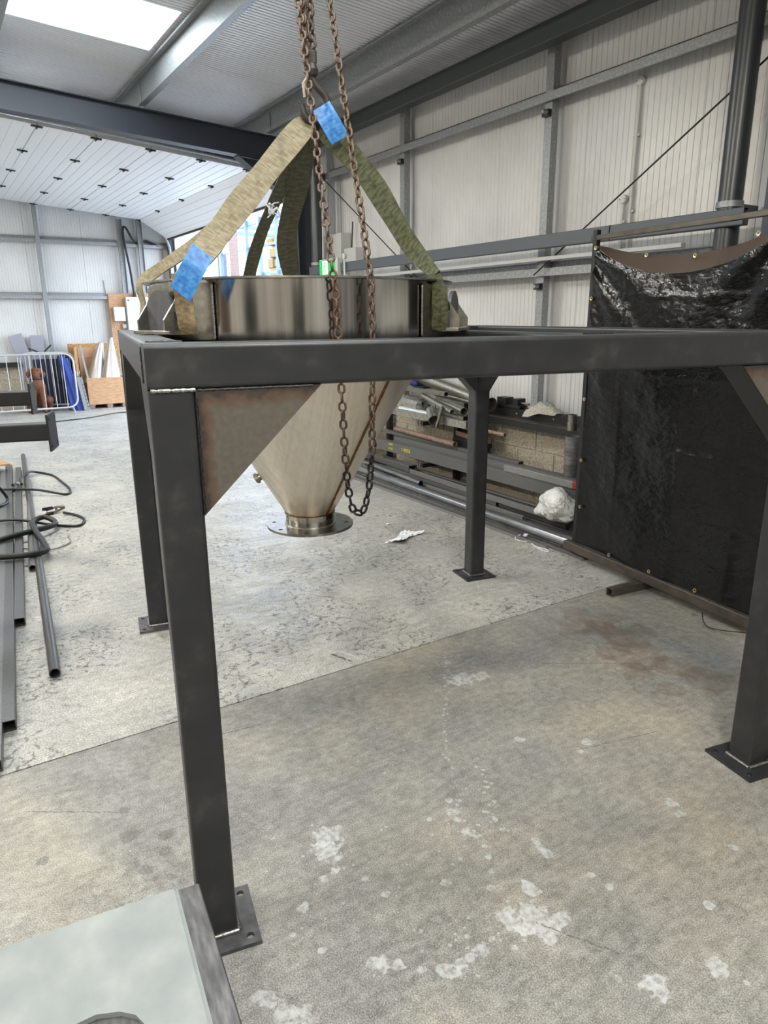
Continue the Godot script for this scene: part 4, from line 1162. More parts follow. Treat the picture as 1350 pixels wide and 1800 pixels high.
func build_frame() -> void:
	var fr := thing("support_frame", "welded dark steel support frame with four legs, beams and corner haunches", "frame", frame_xf)
	var sq := rrect(0.1, 0.1, 0.012, 4)
	# base plate with four bolt holes, one mesh
	var mb := MB.new()
	var q := 0.105
	for sx in [-1, 1]:
		for sz in [-1, 1]:
			var o := PackedVector2Array([Vector2(0, 0), Vector2(q * sx, 0), Vector2(q * sx, q * sz), Vector2(0, q * sz)])
			mb.holed(Transform3D(Basis(Vector3.RIGHT, Vector3(0, 0, 1), Vector3(0, 1, 0)), Vector3.ZERO), o, Vector2(0.078 * sx, 0.078 * sz), 0.011, 0.012, true)
	var plate := mb.mesh()
	var shaft := ext_mesh(sq, FT - 0.1 - 0.012, 0.006)
	var upright := Basis(Vector3.RIGHT, Vector3(0, 0, -1), Vector3.UP)
	var H := 0.29
	var prof := [Vector2(0, 0), Vector2(H, 0), Vector2(0, -H)]
	var haunch := prism(prof, -0.045, 0.045)
	for c in [[0.05, -0.05, 1, -1], [FW - 0.05, -0.05, -1, -1], [0.05, -FD + 0.05, 1, 1], [FW - 0.05, -FD + 0.05, -1, 1]]:
		var leg := part(fr, "leg", shaft, M.mill_scale, Transform3D(upright, Vector3(c[0], 0.012, c[1])))
		var inv := leg.transform.affine_inverse()
		part(leg, "base_plate", plate, M.mill_plate if c[0] < 1.0 else M.mill_scale, inv * at(c[0], 0, c[1]))
		var k := 0.052
		for w in [[Vector3(-k, 0, k), Vector3(k, 0, k)], [Vector3(-k, 0, k), Vector3(-k, 0, -k)], [Vector3(k, 0, k), Vector3(k, 0, -k)]]:
			var o := Vector3(c[0], 0.016, c[1])
			part(leg, "weld_bead", weld(o + w[0], o + w[1], 0.0065), M.weld_bright, inv)
		# haunches: one along x, one along z
		part(fr, "haunch", haunch, M.mill_scale, Transform3D(Basis(Vector3(c[2], 0, 0), Vector3.UP, Vector3(0, 0, c[2])), Vector3(c[0] + 0.05 * c[2], FT - 0.1, c[1])))
		part(fr, "haunch", haunch, M.mill_scale, Transform3D(Basis(Vector3(0, 0, c[3]), Vector3.UP, Vector3(-c[3], 0, 0)), Vector3(c[0], FT - 0.1, c[1] + 0.05 * c[3])))
	# ground cover faces of the haunches that face the open floor
	for e in [[0.1, 1.0, 0.0], [FW - 0.1, -1.0, 0.0]]:
		mb = MB.new()
		var N := Vector3(0, 0, 1)
		var h := H - 0.004
		for zz in [-0.0046, -0.0006]:
			mb.tri(Vector3(0, 0, zz), Vector3(h * e[1], 0, zz), Vector3(0, -h, zz), N, N, N, Vector2(0, 0), Vector2(1, 0), Vector2(0, 1))
		mb.quad(Vector3(h * e[1], 0, -0.0006), Vector3(0, -h, -0.0006), Vector3(0, -h, -0.0046), Vector3(h * e[1], 0, -0.0046), Vector3(e[1], -1, 0), Vector3(e[1], -1, 0), Vector3(e[1], -1, 0), Vector3(e[1], -1, 0), Vector2(1, 0), Vector2(0, 1), Vector2(0, 1), Vector2(1, 0))
		part(fr, "haunch_face", mb.mesh(), M.tan_plate, at(e[0], FT - 0.1025, 0.0), "bare ground steel face with brown heat tint along the welds")
	# beams
	var yb := FT - 0.05
	for e in [[Vector3(0, yb, -0.05), Vector3(FW, yb, -0.05)], [Vector3(0, yb, -FD + 0.05), Vector3(FW, yb, -FD + 0.05)], [Vector3(0.05, yb, -0.1), Vector3(0.05, yb, -FD + 0.1)], [Vector3(FW - 0.05, yb, -0.1), Vector3(FW - 0.05, yb, -FD + 0.1)], [Vector3(1.25, yb, -0.1), Vector3(1.25, yb, -FD + 0.1)], [Vector3(0.1, yb, -1.78), Vector3(1.2, yb, -1.78)]]:
		part(fr, "beam", ext_mesh(sq, e[0].distance_to(e[1]), 0.0), M.mill_scale, along(e[0], e[1]))
	# visible welds: leg to beam, beam corners
	for e in [[Vector3(0.006, 1.5, 0.001), Vector3(0.1, 1.5, 0.001)], [Vector3(FW - 0.1, 1.5, 0.001), Vector3(FW - 0.006, 1.5, 0.001)]]:
		part(fr, "weld_bead", weld(e[0], e[1], 0.005), M.weld_bright)
	for e in [[Vector3(0.105, 1.498, -0.003), Vector3(0.37, 1.498, -0.003)], [Vector3(0.101, 1.48, -0.003), Vector3(0.101, 1.22, -0.003)], [Vector3(0.0, 1.51, -0.1), Vector3(0.0, 1.59, -0.1)], [Vector3(0.01, 1.6, -0.1), Vector3(0.09, 1.6, -0.1)], [Vector3(0.101, 1.6, -1.73), Vector3(0.101, 1.51, -1.73)], [Vector3(1.2, 1.6, -0.101), Vector3(1.3, 1.6, -0.101)]]:
		part(fr, "weld_bead", weld(e[0], e[1], 0.004), M.weld_dark)

func pol(deg: float, r: float, y: float, s := 0.0) -> Vector3:
	var a := deg_to_rad(deg)
	return Vector3(HX + r * sin(a) + s * cos(a), y, HZ + r * cos(a) - s * sin(a))

func build_hopper() -> void:
	var hp := thing("steel_hopper", "brushed stainless steel hopper with cone and bolted outlet flange hanging in the frame", "hopper", frame_xf)
	var ax := at(HX, 0, HZ)
	var mb := MB.new()
	mb.lathe(ax, PackedVector2Array([Vector2(0.548, 1.775), Vector2(0.548, 1.575), Vector2(0.555, 1.575), Vector2(0.555, 1.775)]), 96)
	part(hp, "shell", mb.mesh(), M.stainless_shell)
	mb = MB.new()
	mb.lathe(ax, PackedVector2Array([Vector2(0.54, 1.77), Vector2(0.578, 1.77), Vector2(0.578, 1.776), Vector2(0.54, 1.776), Vector2(0.54, 1.77)]), 96)
	part(hp, "rim", mb.mesh(), M.stainless_plate)
	mb = MB.new()
	mb.lathe(ax, PackedVector2Array([Vector2(0.1, 0.872), Vector2(0.525, 1.575), Vector2(0.555, 1.577)]), 96)
	mb.lathe(ax, PackedVector2Array([Vector2(0.518, 1.575), Vector2(0.094, 0.872)]), 48)
	part(hp, "cone", mb.mesh(), M.stainless_cone)
	mb = MB.new()
	mb.lathe(ax, PackedVector2Array([Vector2(0.094, 0.875), Vector2(0.094, 0.822), Vector2(0.101, 0.822), Vector2(0.101, 0.875), Vector2(0.094, 0.875)]), 48)
	part(hp, "outlet_neck", mb.mesh(), M.stainless_shell)
	# flange: eight sectors, each with a bolt hole
	mb = MB.new()
	for k in 8:
		var o := PackedVector2Array()
		for j in 7:
			var a := TAU * (k + j / 6.0) / 8.0
			o.append(Vector2(cos(a), sin(a)) * 0.18)
		for j in 5:
			var a := TAU * (k + 1.0 - j / 4.0) / 8.0
			o.append(Vector2(cos(a), sin(a)) * 0.095)
		var m := TAU * (k + 0.5) / 8.0
		mb.holed(Transform3D(Basis(Vector3.RIGHT, Vector3(0, 0, 1), Vector3.UP), Vector3(HX, 0.812, HZ)), o, Vector2(cos(m), sin(m)) * 0.152, 0.009, 0.01)
	part(hp, "flange", mb.mesh(), M.stainless_plate)
	# welds: neck joints, cone seam, shell seams
	for e in [[0.103, 0.822, "weld_bright"], [0.102, 0.872, "heat_tint"]]:
		var ring := []
		for k in 120:
			ring.append(Vector3(HX + e[0] * sin(TAU * k / 120), e[1], HZ + e[0] * cos(TAU * k / 120)))
		part(hp, "weld_bead", tube_mesh(ring, 0.0035, 6, true, 0.15), M[e[2]])
	var seam := []
	for k in 60:
		var f := k / 59.0
		seam.append(pol(27.0, lerpf(0.103, 0.527, f), lerpf(0.878, 1.576, f)))
	mb = MB.new()
	mb.tube(PackedVector3Array(seam), 0.006, 6, false, true, 0.1)
	part(hp, "weld_bead", mb.mesh(), M.heat_tint, Transform3D(), "brown tinted seam weld down the cone")
	# small sampling stub with a clamp on the far side of the cone
	var sp := pol(-100.0, 0.188, 1.035)
	var sd := (pol(-100.0, 1.0, 1.0) - pol(-100.0, 0.4, 1.35)).normalized()
	part(hp, "stub", ext_mesh(circ(0.016, 14), 0.035), M.stainless_plate, along(sp, sp + sd))
	part(hp, "clamp", ext_mesh(circ(0.022, 14), 0.012), M.clamp_metal, along(sp + sd * 0.02, sp + sd))
	# three lugs at 120 degrees
	for deg in [-67.0, 53.0, 173.0]:
		var a := deg_to_rad(deg)
		var xf := Transform3D(Basis(Vector3(cos(a), 0, -sin(a)), Vector3.UP, Vector3(sin(a), 0, cos(a))), Vector3(HX, 0, HZ))   # local z outward, x along the tangent
		mb = MB.new()
		mb.lathe(at(HX, 0, HZ), PackedVector2Array([Vector2(0.556, 1.585), Vector2(0.563, 1.585), Vector2(0.563, 1.76), Vector2(0.556, 1.76)]), 16, deg_to_rad(deg - 22), deg_to_rad(deg + 22))
		var pad := part(hp, "doubler_plate", mb.mesh(), M.stainless_plate)
		for sgn in [-22.0, 22.0]:
			part(pad, "weld_bead", weld(pol(deg + sgn, 0.5625, 1.59), pol(deg + sgn, 0.5625, 1.755), 0.0035), M.weld_bright)
		var lug := MeshInstance3D.new()
		mb = MB.new()
		mb.box(xf * at(0, 1.608, 0.597), Vector3(0.25, 0.012, 0.075), 0.002)
		lug.mesh = mb.mesh()
		lug.name = "lug_foot"
		lug.material_override = M.stainless_plate
		hp.add_child(lug, true)
		for s in [-0.09, 0.09]:
			mb = MB.new()
			mb.extrude(xf * Transform3D(Basis(Vector3(0, 0, 1), Vector3.UP, Vector3(-1, 0, 0)), Vector3(s + 0.005, 0, 0)), poly([Vector2(0.562, 1.614), Vector2(0.632, 1.614), Vector2(0.632, 1.648), Vector2(0.585, 1.712), Vector2(0.562, 1.712)]), 0.01)
			part(lug, "gusset", mb.mesh(), M.stainless_plate)
		mb = MB.new()
		var arc := []
		for k in 17:
			var t := PI * k / 16.0
			arc.append(Vector2(cos(t) * 0.098, 1.65 + sin(t) * 0.092))
		arc.append(Vector2(-0.098, 1.614)); arc.append(Vector2(0.098, 1.614))
		mb.extrude(xf * at(0, 0, 0.585), poly(arc), 0.012)
		part(lug, "round_plate", mb.mesh(), M.mill_plate)

# ---------- lifting gear ----------
func link_mesh(pitch: float, r: float, half: float) -> ArrayMesh:
	var path := PackedVector3Array()
	var s := pitch / 2 + r - half
	for k in 14:
		var a := TAU * k / 14.0
		path.append(Vector3(cos(a) * (half - r), sin(a) * (half - r) + (s if sin(a) >= -0.001 else -s), 0))
	var mb := MB.new()
	mb.tube(path, r, 6, true)
	return mb.mesh()

func chain(parent: Node3D, pts: Array, pitch: float, mesh: Mesh, mat: Callable) -> void:
	var step := 0.0
	var p: Vector3 = pts[0]
	var n := 0
	var marks := [p]
	for i in range(1, pts.size()):
		var q: Vector3 = pts[i]
		while marks[-1].distance_to(q) >= pitch:
			# advance along the polyline by one pitch measured straight
			var a: Vector3 = marks[-1]
			var d := (q - p)
			var L := d.length()
			d /= maxf(L, 1e-9)
			var w := a - p
			var b := w.dot(d)
			var disc := b * b - (w.length_squared() - pitch * pitch)
			if disc < 0:
				break
			marks.append(p + d * (b + sqrt(disc)))
		p = q
	for i in marks.size() - 1:
		var a: Vector3 = marks[i]
		var b: Vector3 = marks[i + 1]
		var y := (b - a).normalized()
		var x := y.cross(Vector3(0, 0, 1)).normalized()
		var z := x.cross(y)
		var tw := 0.25 * sin(i * 1.7) + (PI / 2 if i % 2 else 0.0) + 0.5
		var bs := Basis(x, y, z) * Basis(Vector3.UP, tw)
		part(parent, "link", mesh, mat.call((a + b) / 2), Transform3D(bs, (a + b) / 2))

func sling(called: String, label: String, mat: Material, runs: Array, th := 0.007) -> Node3D:
	var s := thing(called, label, "sling", frame_xf, "webbing slings under the hook")
	s.remove_meta("group")
	for r in runs:
		var mb := MB.new()
		var path := PackedVector3Array(smooth_path(r[0], 7))
		var sides := PackedVector3Array()
		var w := PackedFloat32Array()
		var m := path.size()
		for i in m:
			var f: float = float(i) / (m - 1) * (r[1].size() - 1)
			var k: int = mini(int(f), r[1].size() - 2)
			sides.append(r[1][k].lerp(r[1][k + 1], f - k))
			w.append(lerpf(r[2][k], r[2][k + 1], f - k) * (1.0 + 0.05 * sin(i * 0.9)))
		mb.strap(path, sides, w, th)
		part(s, "webbing", mb.mesh(), r[3] if r.size() > 3 else mat)
	return s

func build_lifting() -> void:
	var hook_at := Vector3(0.735, 2.32, HZ)
	# left sling: one strap down the near side of the lug, under it, and back up the far side
	var T := Vector3(0.5, 0, -0.3).normalized()
	var side := Vector3(0.93, 0, 0.37)
	var tl := Vector3(cos(deg_to_rad(-67)), 0, -sin(deg_to_rad(-67)))
	var s := sling("beige_sling", "dirty beige webbing sling choked round the hopper lug with a blue tag", M.sling_beige, [
		[[hook_at + Vector3(0.0, 0.02, 0.0), hook_at + Vector3(-0.05, 0.0, 0.0), Vector3(0.46, 2.08, -1.01), Vector3(0.3, 1.9, -0.93), pol(-50, 0.64, 1.76)], [Vector3(0.4, 0.3, 0.86), Vector3(0.78, -0.55, 0.3), Vector3(0.85, -0.5, 0.15), Vector3(0.85, -0.4, 0.2), side], [0.05, 0.085, 0.088, 0.085, 0.07]],
		[[pol(-50, 0.64, 1.785), pol(-50, 0.635, 1.7), pol(-50, 0.63, 1.64), pol(-51, 0.61, 1.606)], [side, side, side, side], [0.058, 0.056, 0.058, 0.054], M.sling_wrap],
		[[Vector3(0.38, 2.0, -1.0), Vector3(0.24, 1.89, -1.1), Vector3(0.12, 1.81, -1.14), pol(-92, 0.59, 1.772), pol(-90, 0.585, 1.7), pol(-88, 0.6, 1.64)], [Vector3(0.3, -0.3, 0.9), Vector3(0.4, -0.7, 0.6), Vector3(0.3, -0.9, 0.3), Vector3(0.3, 0.0, 0.95), Vector3(0.2, 0, 1), Vector3(0.2, 0, 1)], [0.06, 0.045, 0.04, 0.05, 0.055, 0.055]]])
	var mb := MB.new()
	mb.sheet(3, 8, func(u: float, v: float) -> Vector3: return Vector3((u - 0.5) * 0.072 + 0.012 * (v - 0.5), (0.5 - v) * 0.145, 0.006 * sin(v * 4.0)))
	part(s, "blue_tag", mb.mesh(), M.blue_tag, Transform3D(Basis(Vector3(0.73, -0.6, 0.29).normalized(), Vector3(0.56, 0.78, 0.22).normalized(), Vector3(-0.37, 0.0, 0.93).normalized()), Vector3(0.19, 1.783, -0.655)), "blue plastic rating tag with worn small print")
	# two straps to the rear lug
	sling("dark_sling", "thin dark grey webbing sling reaching behind the hopper, tied with white string", M.sling_dark, [
		[[hook_at + Vector3(-0.02, 0.0, -0.01), Vector3(0.66, 2.2, -1.25), Vector3(0.585, 1.98, -1.5), pol(-171, 0.6, 1.78), pol(-172, 0.59, 1.66)], [Vector3(0.9, 0.2, 0.3), Vector3(0.8, 0.3, 0.5), Vector3(0.9, 0.2, 0.3), Vector3(1, 0, 0), Vector3(1, 0, 0)], [0.05, 0.05, 0.05, 0.06, 0.06]]])
	sling("broad_sling", "broad dark green webbing sling reaching behind the hopper", M.sling_dark, [
		[[hook_at + Vector3(-0.02, -0.01, 0.0), Vector3(0.705, 2.18, -1.26), Vector3(0.7, 1.98, -1.5), pol(168, 0.6, 1.78), pol(168, 0.59, 1.66)], [Vector3(0.9, 0.1, 0.4), Vector3(1, 0, 0.1), Vector3(1, 0, 0.1), Vector3(1, 0, 0), Vector3(1, 0, 0)], [0.06, 0.08, 0.085, 0.08, 0.08]]])
	mb = MB.new()
	for k in 9:
		mb.tube(PackedVector3Array(smooth_path([Vector3(0.0, 0, 0), Vector3(0.02 * sin(k * 2.1), 0.022 * cos(k * 1.3), 0.018), Vector3(0.03 * sin(k * 1.1 + 1), 0.03 * cos(k * 2.3), 0.01)], 3)), 0.003, 5)
	var kn := solo("string_knot", mb.mesh(), M.paper, frame_xf * Transform3D(Basis(), Vector3(0.61, 2.065, -1.36)), "frayed white string knotted round the thin dark sling", "string")
	# right sling
	var tr := Vector3(cos(deg_to_rad(53)), 0, -sin(deg_to_rad(53)))
	s = sling("green_sling", "mossy green webbing sling twisted down to the hopper lug by the white wall", M.sling_green, [
		[[hook_at + Vector3(0.0, 0.015, 0.02), hook_at + Vector3(0.035, -0.005, 0.02), Vector3(0.9, 2.14, -1.02), Vector3(0.985, 1.91, -0.86), Vector3(1.014, 1.79, -0.69)], [Vector3(0.6, 0.5, 0.6), Vector3(0.8, 0.5, 0.3), Vector3(0.75, 0.55, 0.35), Vector3(0.5, 0.45, 0.75), Vector3(0.6, 0.1, 0.8)], [0.06, 0.085, 0.08, 0.07, 0.04]],
		[[Vector3(1.014, 1.79, -0.69), Vector3(1.022, 1.72, -0.675), Vector3(1.026, 1.65, -0.675), Vector3(1.022, 1.606, -0.69)], [Vector3(0.7, 0.1, 0.6), side, side, side], [0.035, 0.052, 0.056, 0.052]]])
	mb = MB.new()
	mb.sheet(3, 8, func(u: float, v: float) -> Vector3: return Vector3((u - 0.5) * 0.07, (0.5 - v) * 0.125, -0.02 * (v - 0.3) * (v - 0.3)))
	part(s, "blue_tag", mb.mesh(), M.blue_tag, Transform3D(Basis(Vector3(0.8, 0.45, 0.38).normalized(), Vector3(-0.5, 0.84, -0.15).normalized(), Vector3(-0.36, -0.1, 0.93).normalized()), Vector3(0.761, 2.319, -1.04)), "blue plastic rating tag with worn small print")
	# hook
	var hk := thing("crane_hook", "dark iron swivel hook holding the webbing slings", "hook", frame_xf)
	var c := hook_at + Vector3(-0.004, 0.062, 0)
	mb = MB.new()
	mb.tube(PackedVector3Array(smooth_path([c + Vector3(-0.008, 0.105, 0), c + Vector3(0.01, 0.075, 0), c + Vector3(0.042, 0.045, 0), c + Vector3(0.052, 0.005, 0), c + Vector3(0.035, -0.03, 0), c + Vector3(0, -0.042, 0), c + Vector3(-0.035, -0.028, 0), c + Vector3(-0.05, 0.01, 0)], 6)), 0.014, 12)
	part(hk, "hook_body", mb.mesh(), M.hook_iron)
	part(hk, "swivel", lathe_mesh([Vector2(0, 0.05), Vector2(0.018, 0.045), Vector2(0.026, 0.025), Vector2(0.022, 0.008), Vector2(0.014, 0), Vector2(0, 0)], 18), M.hook_iron, Transform3D(Basis(), c + Vector3(-0.008, 0.1, 0)))
	part(hk, "shackle_block", box_mesh(Vector3(0.04, 0.05, 0.03), 0.008), M.hook_iron, Transform3D(Basis(), c + Vector3(-0.008, 0.165, 0)))
	mb = MB.new()
	mb.tube(PackedVector3Array([c + Vector3(-0.03, 0.095, 0.02), c + Vector3(-0.045, 0.075, 0.022), c + Vector3(-0.04, 0.03, 0.02)]), 0.006, 8)
	part(hk, "safety_latch", mb.mesh(), M.clamp_metal)
	# hoist above the picture, hung from the rafter
	var ho := thing("chain_hoist", "hand chain hoist hanging from the steel rafter above the hopper", "hoist", frame_xf)
	part(ho, "body", ext_mesh(circ(0.11, 24), 0.14), M.slate_paint, at(0.68, 3.2, -1.3))
	part(ho, "hand_wheel", ext_mesh(circ(0.09, 24), 0.03), M.hook_iron, at(0.68, 3.2, -1.14))
	part(ho, "top_hook", tube_mesh([Vector3(0.68, 3.3, -1.23), Vector3(0.68, 3.57, -1.23)], 0.014, 10), M.hook_iron)
	# load chain, two falls
	var lc := thing("load_chain", "rusty load chain in two falls straight above the hook", "chain", frame_xf)
	var big := link_mesh(0.026, 0.005, 0.016)
	var rust := func(_p: Vector3) -> Material: return M.rusty_chain
	var hand := func(p: Vector3) -> Material: return M.black_chain if p.y < 1.2 else M.rusty_chain
	chain(lc, [c + Vector3(-0.02, 0.16, 0.0), Vector3(0.7, 3.12, -1.22)], 0.026, big, rust)
	chain(lc, [c + Vector3(0.002, 0.17, 0.0), Vector3(0.735, 3.12, -1.22)], 0.026, big, rust)
	chain(lc, [c + Vector3(-0.035, 0.13, 0.03), Vector3(0.695, 3.12, -1.16)], 0.026, big, rust)
	# hand chain: endless loop draped over the hopper rim
	var hc := thing("hand_chain", "long loop of rusty hand chain draped over the hopper rim, its lower links black", "chain", frame_xf)
	var pts := [Vector3(0.625, 3.15, -1.13), Vector3(0.616, 2.63, -0.9), Vector3(0.596, 1.79, -0.545), Vector3(0.604, 1.7, -0.535), Vector3(0.618, 1.22, -0.53)]
	pts.append_array([Vector3(0.624, 1.12, -0.53), Vector3(0.634, 1.055, -0.53), Vector3(0.65, 1.012, -0.53), Vector3(0.668, 1.006, -0.53), Vector3(0.686, 1.04, -0.53), Vector3(0.7, 1.1, -0.53), Vector3(0.712, 1.22, -0.53), Vector3(0.719, 1.6, -0.53), Vector3(0.717, 1.78, -0.54), Vector3(0.722, 2.64, -0.9), Vector3(0.735, 3.15, -1.13)])
	chain(hc, pts, 0.0285, link_mesh(0.0285, 0.0042, 0.0145), hand)


var bar_count := 0

func bar(kind: String, a: Vector3, b: Vector3, w: float, h: float, mat: Material, called: String, label: String, category: String, group := "") -> MeshInstance3D:
	var L := a.distance_to(b)
	if mat == M.stock_steel:
		bar_count += 1
		mat = M[["stock_a", "stock_c", "stock_b", "stock_a", "stock_b"][bar_count % 5]]
	var m: Mesh
	match kind:
		"pipe":
			m = ext_mesh(circ(w / 2, 18), L, minf(0.005, w * 0.12))
		"box":
			m = ext_mesh(rrect(w, h, minf(w, h) * 0.1, 2), L, 0.004)
		"flat":
			m = ext_mesh(rrect(w, h, minf(w, h) * 0.1, 1), L)
		"angle":
			m = ext_mesh(poly([Vector2(-w / 2, -h / 2), Vector2(w / 2, -h / 2), Vector2(w / 2, -h / 2 + 0.006), Vector2(-w / 2 + 0.006, -h / 2 + 0.006), Vector2(-w / 2 + 0.006, h / 2), Vector2(-w / 2, h / 2)]), L)
		"channel":
			m = ext_mesh(poly([Vector2(-w / 2, -h / 2), Vector2(w / 2, -h / 2), Vector2(w / 2, -h / 2 + 0.008), Vector2(-w / 2 + 0.007, -h / 2 + 0.008), Vector2(-w / 2 + 0.007, h / 2 - 0.008), Vector2(w / 2, h / 2 - 0.008), Vector2(w / 2, h / 2), Vector2(-w / 2, h / 2)]), L)
		"beam":
			m = ibeam(h, w, L, 0.008, 0.006)
	return solo(called, m, mat, along(a, b), label, category, group)

func build_screen() -> void:
	var d := Vector3(-0.128, 0, 0.992)
	var o := Vector3(3.68, 0, -3.23)
	var back := Vector3(0.992, 0, 0.128)      # away from the camera side
	var xf := Transform3D(Basis(d, Vector3.UP, d.cross(Vector3.UP)), o)   # local x along the screen, z = d x up
	if xf.basis.z.dot(back) < 0:
		xf.basis.z = -xf.basis.z
	xf = Transform3D(Basis(d, Vector3.UP, d.cross(Vector3.UP)), o)
	var sc := thing("welding_screen", "tall welding screen on a steel frame with a sagging black curtain", "screen", xf)
	# local z points to the wall or to the room; room side sign:
	var rs := -1.0 if xf.basis.z.dot(back) > 0 else 1.0
	var sq := rrect(0.05, 0.05, 0.006, 2)
	for x in [0.02, 2.38]:
		part(sc, "post", ext_mesh(rrect(0.035, 0.035, 0.004, 2), 2.06, 0.003), M.black_steel, Transform3D(Basis(Vector3.RIGHT, Vector3(0, 0, -1), Vector3.UP), Vector3(x, 0.112, 0)))
	part(sc, "bottom_bar", ext_mesh(rrect(0.07, 0.06, 0.006, 2), 2.46, 0.004), M.screen_bar, along(Vector3(-0.03, 0.081, rs * 0.03), Vector3(2.43, 0.081, rs * 0.03)))
	part(sc, "top_bar", ext_mesh(rrect(0.03, 0.03, 0.004, 2), 2.44, 0.003), M.screen_bar, along(Vector3(-0.02, 2.125, 0), Vector3(2.42, 2.125, 0)))
	for x in [0.7, 1.95]:
		part(sc, "foot", ext_mesh(sq, 0.95, 0.004), M.screen_bar, along(Vector3(x, 0.025, 0.31 * rs), Vector3(x, 0.025, -0.45 * rs)))
	# curtain: hung on eyelets, its top edge sagging between the corners, pulled into diagonal folds
	var f := noise(81, 1.4, 3)
	var top := func(u: float) -> float:
		var x := u * 2.3
		return 2.075 - 0.2 * pow(sin(PI * clampf(x / 1.36, 0, 1)), 0.75) if x < 1.36 else 2.075 - 0.16 * pow(sin(PI * clampf((x - 1.36) / 0.94, 0, 1)), 0.8)
	var face := func(u: float, v: float) -> Vector3:
		var x := 0.05 + u * 2.3
		var y := lerpf(top.call(u), 0.115, v)
		var e := 1.0 - v
		# folds fan out from the upper corner, fading towards the bottom
		var ang := atan2(2.1 - y, x + 0.12)
		var fold := 0.016 * sin(ang * 17.0) * exp(-1.2 * x) + 0.02 * exp(-pow((ang - 0.95) * 6.0, 2)) * e
		var ang2 := atan2(2.1 - y, 1.42 - x)
		fold += 0.02 * sin(ang2 * 11.0 + 0.8) * exp(-1.4 * absf(1.42 - x)) * e
		fold += 0.03 * f.get_noise_2d(x * 0.9 + 0.3 * y, y * 0.7) + 0.006 * f.get_noise_2d(x * 4.0, y * 3.0)
		for cr in [1.757, 1.32, 0.9, 0.52]:
			fold += 0.007 * exp(-pow((y - cr - 0.01 * sin(x * 5.0)) * 70.0, 2))
		for cx in [0.36, 0.86, 1.25, 1.8]:
			fold += 0.006 * exp(-pow((x - cx - 0.02 * sin(y * 3.0)) * 60.0, 2))
		return Vector3(x, y, rs * (0.028 + 0.6 * fold + 0.02 * sin(PI * u) * v))
	var mb := MB.new()
	mb.sheet(150, 130, face)
	part(sc, "curtain", mb.mesh(), M.black_pvc, Transform3D(), "glossy black plastic curtain with fold creases")
	mb = MB.new()
	mb.sheet(60, 4, func(u: float, v: float) -> Vector3:
		var p: Vector3 = face.call(u, 0.0)
		var x := p.x - 0.05
		var w := 0.1 * pow(sin(PI * clampf(x / 1.36, 0.0, 1.0)), 0.6) if x < 1.36 else 0.07 * sin(PI * clampf((x - 1.36) / 0.94, 0.0, 1.0))
		return Vector3(p.x, p.y + w * v, p.z - rs * (0.004 + 0.05 * v)))
	part(sc, "folded_hem", mb.mesh(), M.pvc_hem, Transform3D(), "matt brown underside of the curtain's turned top hem")
	var eye := lathe_mesh([Vector2(0.006, 0.002), Vector2(0.012, 0.003), Vector2(0.012, -0.003), Vector2(0.006, -0.002), Vector2(0.006, 0.002)], 12)
	for e in [[0.07, 1.757], [0.07, 1.43], [0.07, 1.118], [0.08, 0.708], [0.1, 0.385], [0.41, 0.13], [0.756, 0.13], [1.1, 0.13], [1.5, 0.13], [0.08, 2.06]]:
		part(sc, "eyelet", eye, M.brass, Transform3D(Basis(Vector3.RIGHT, PI / 2), Vector3(e[0] - 0.01, e[1], rs * 0.045)))
	for x in [0.45, 0.8, 1.17]:
		part(sc, "eyelet", eye, M.brass, Transform3D(Basis(Vector3.RIGHT, PI / 2), Vector3(x, face.call((x - 0.05) / 2.3, 0.0).y + 0.085, rs * 0.0)))
	mb = MB.new()
	mb.tube(PackedVector3Array(smooth_path([Vector3(1.2, 0.05, 0.1 * rs), Vector3(1.3, 0.012, 0.16 * rs), Vector3(1.5, 0.05, 0.1 * rs)], 6)), 0.003, 5)
	part(sc, "tie_wire", mb.mesh(), M.black_steel)

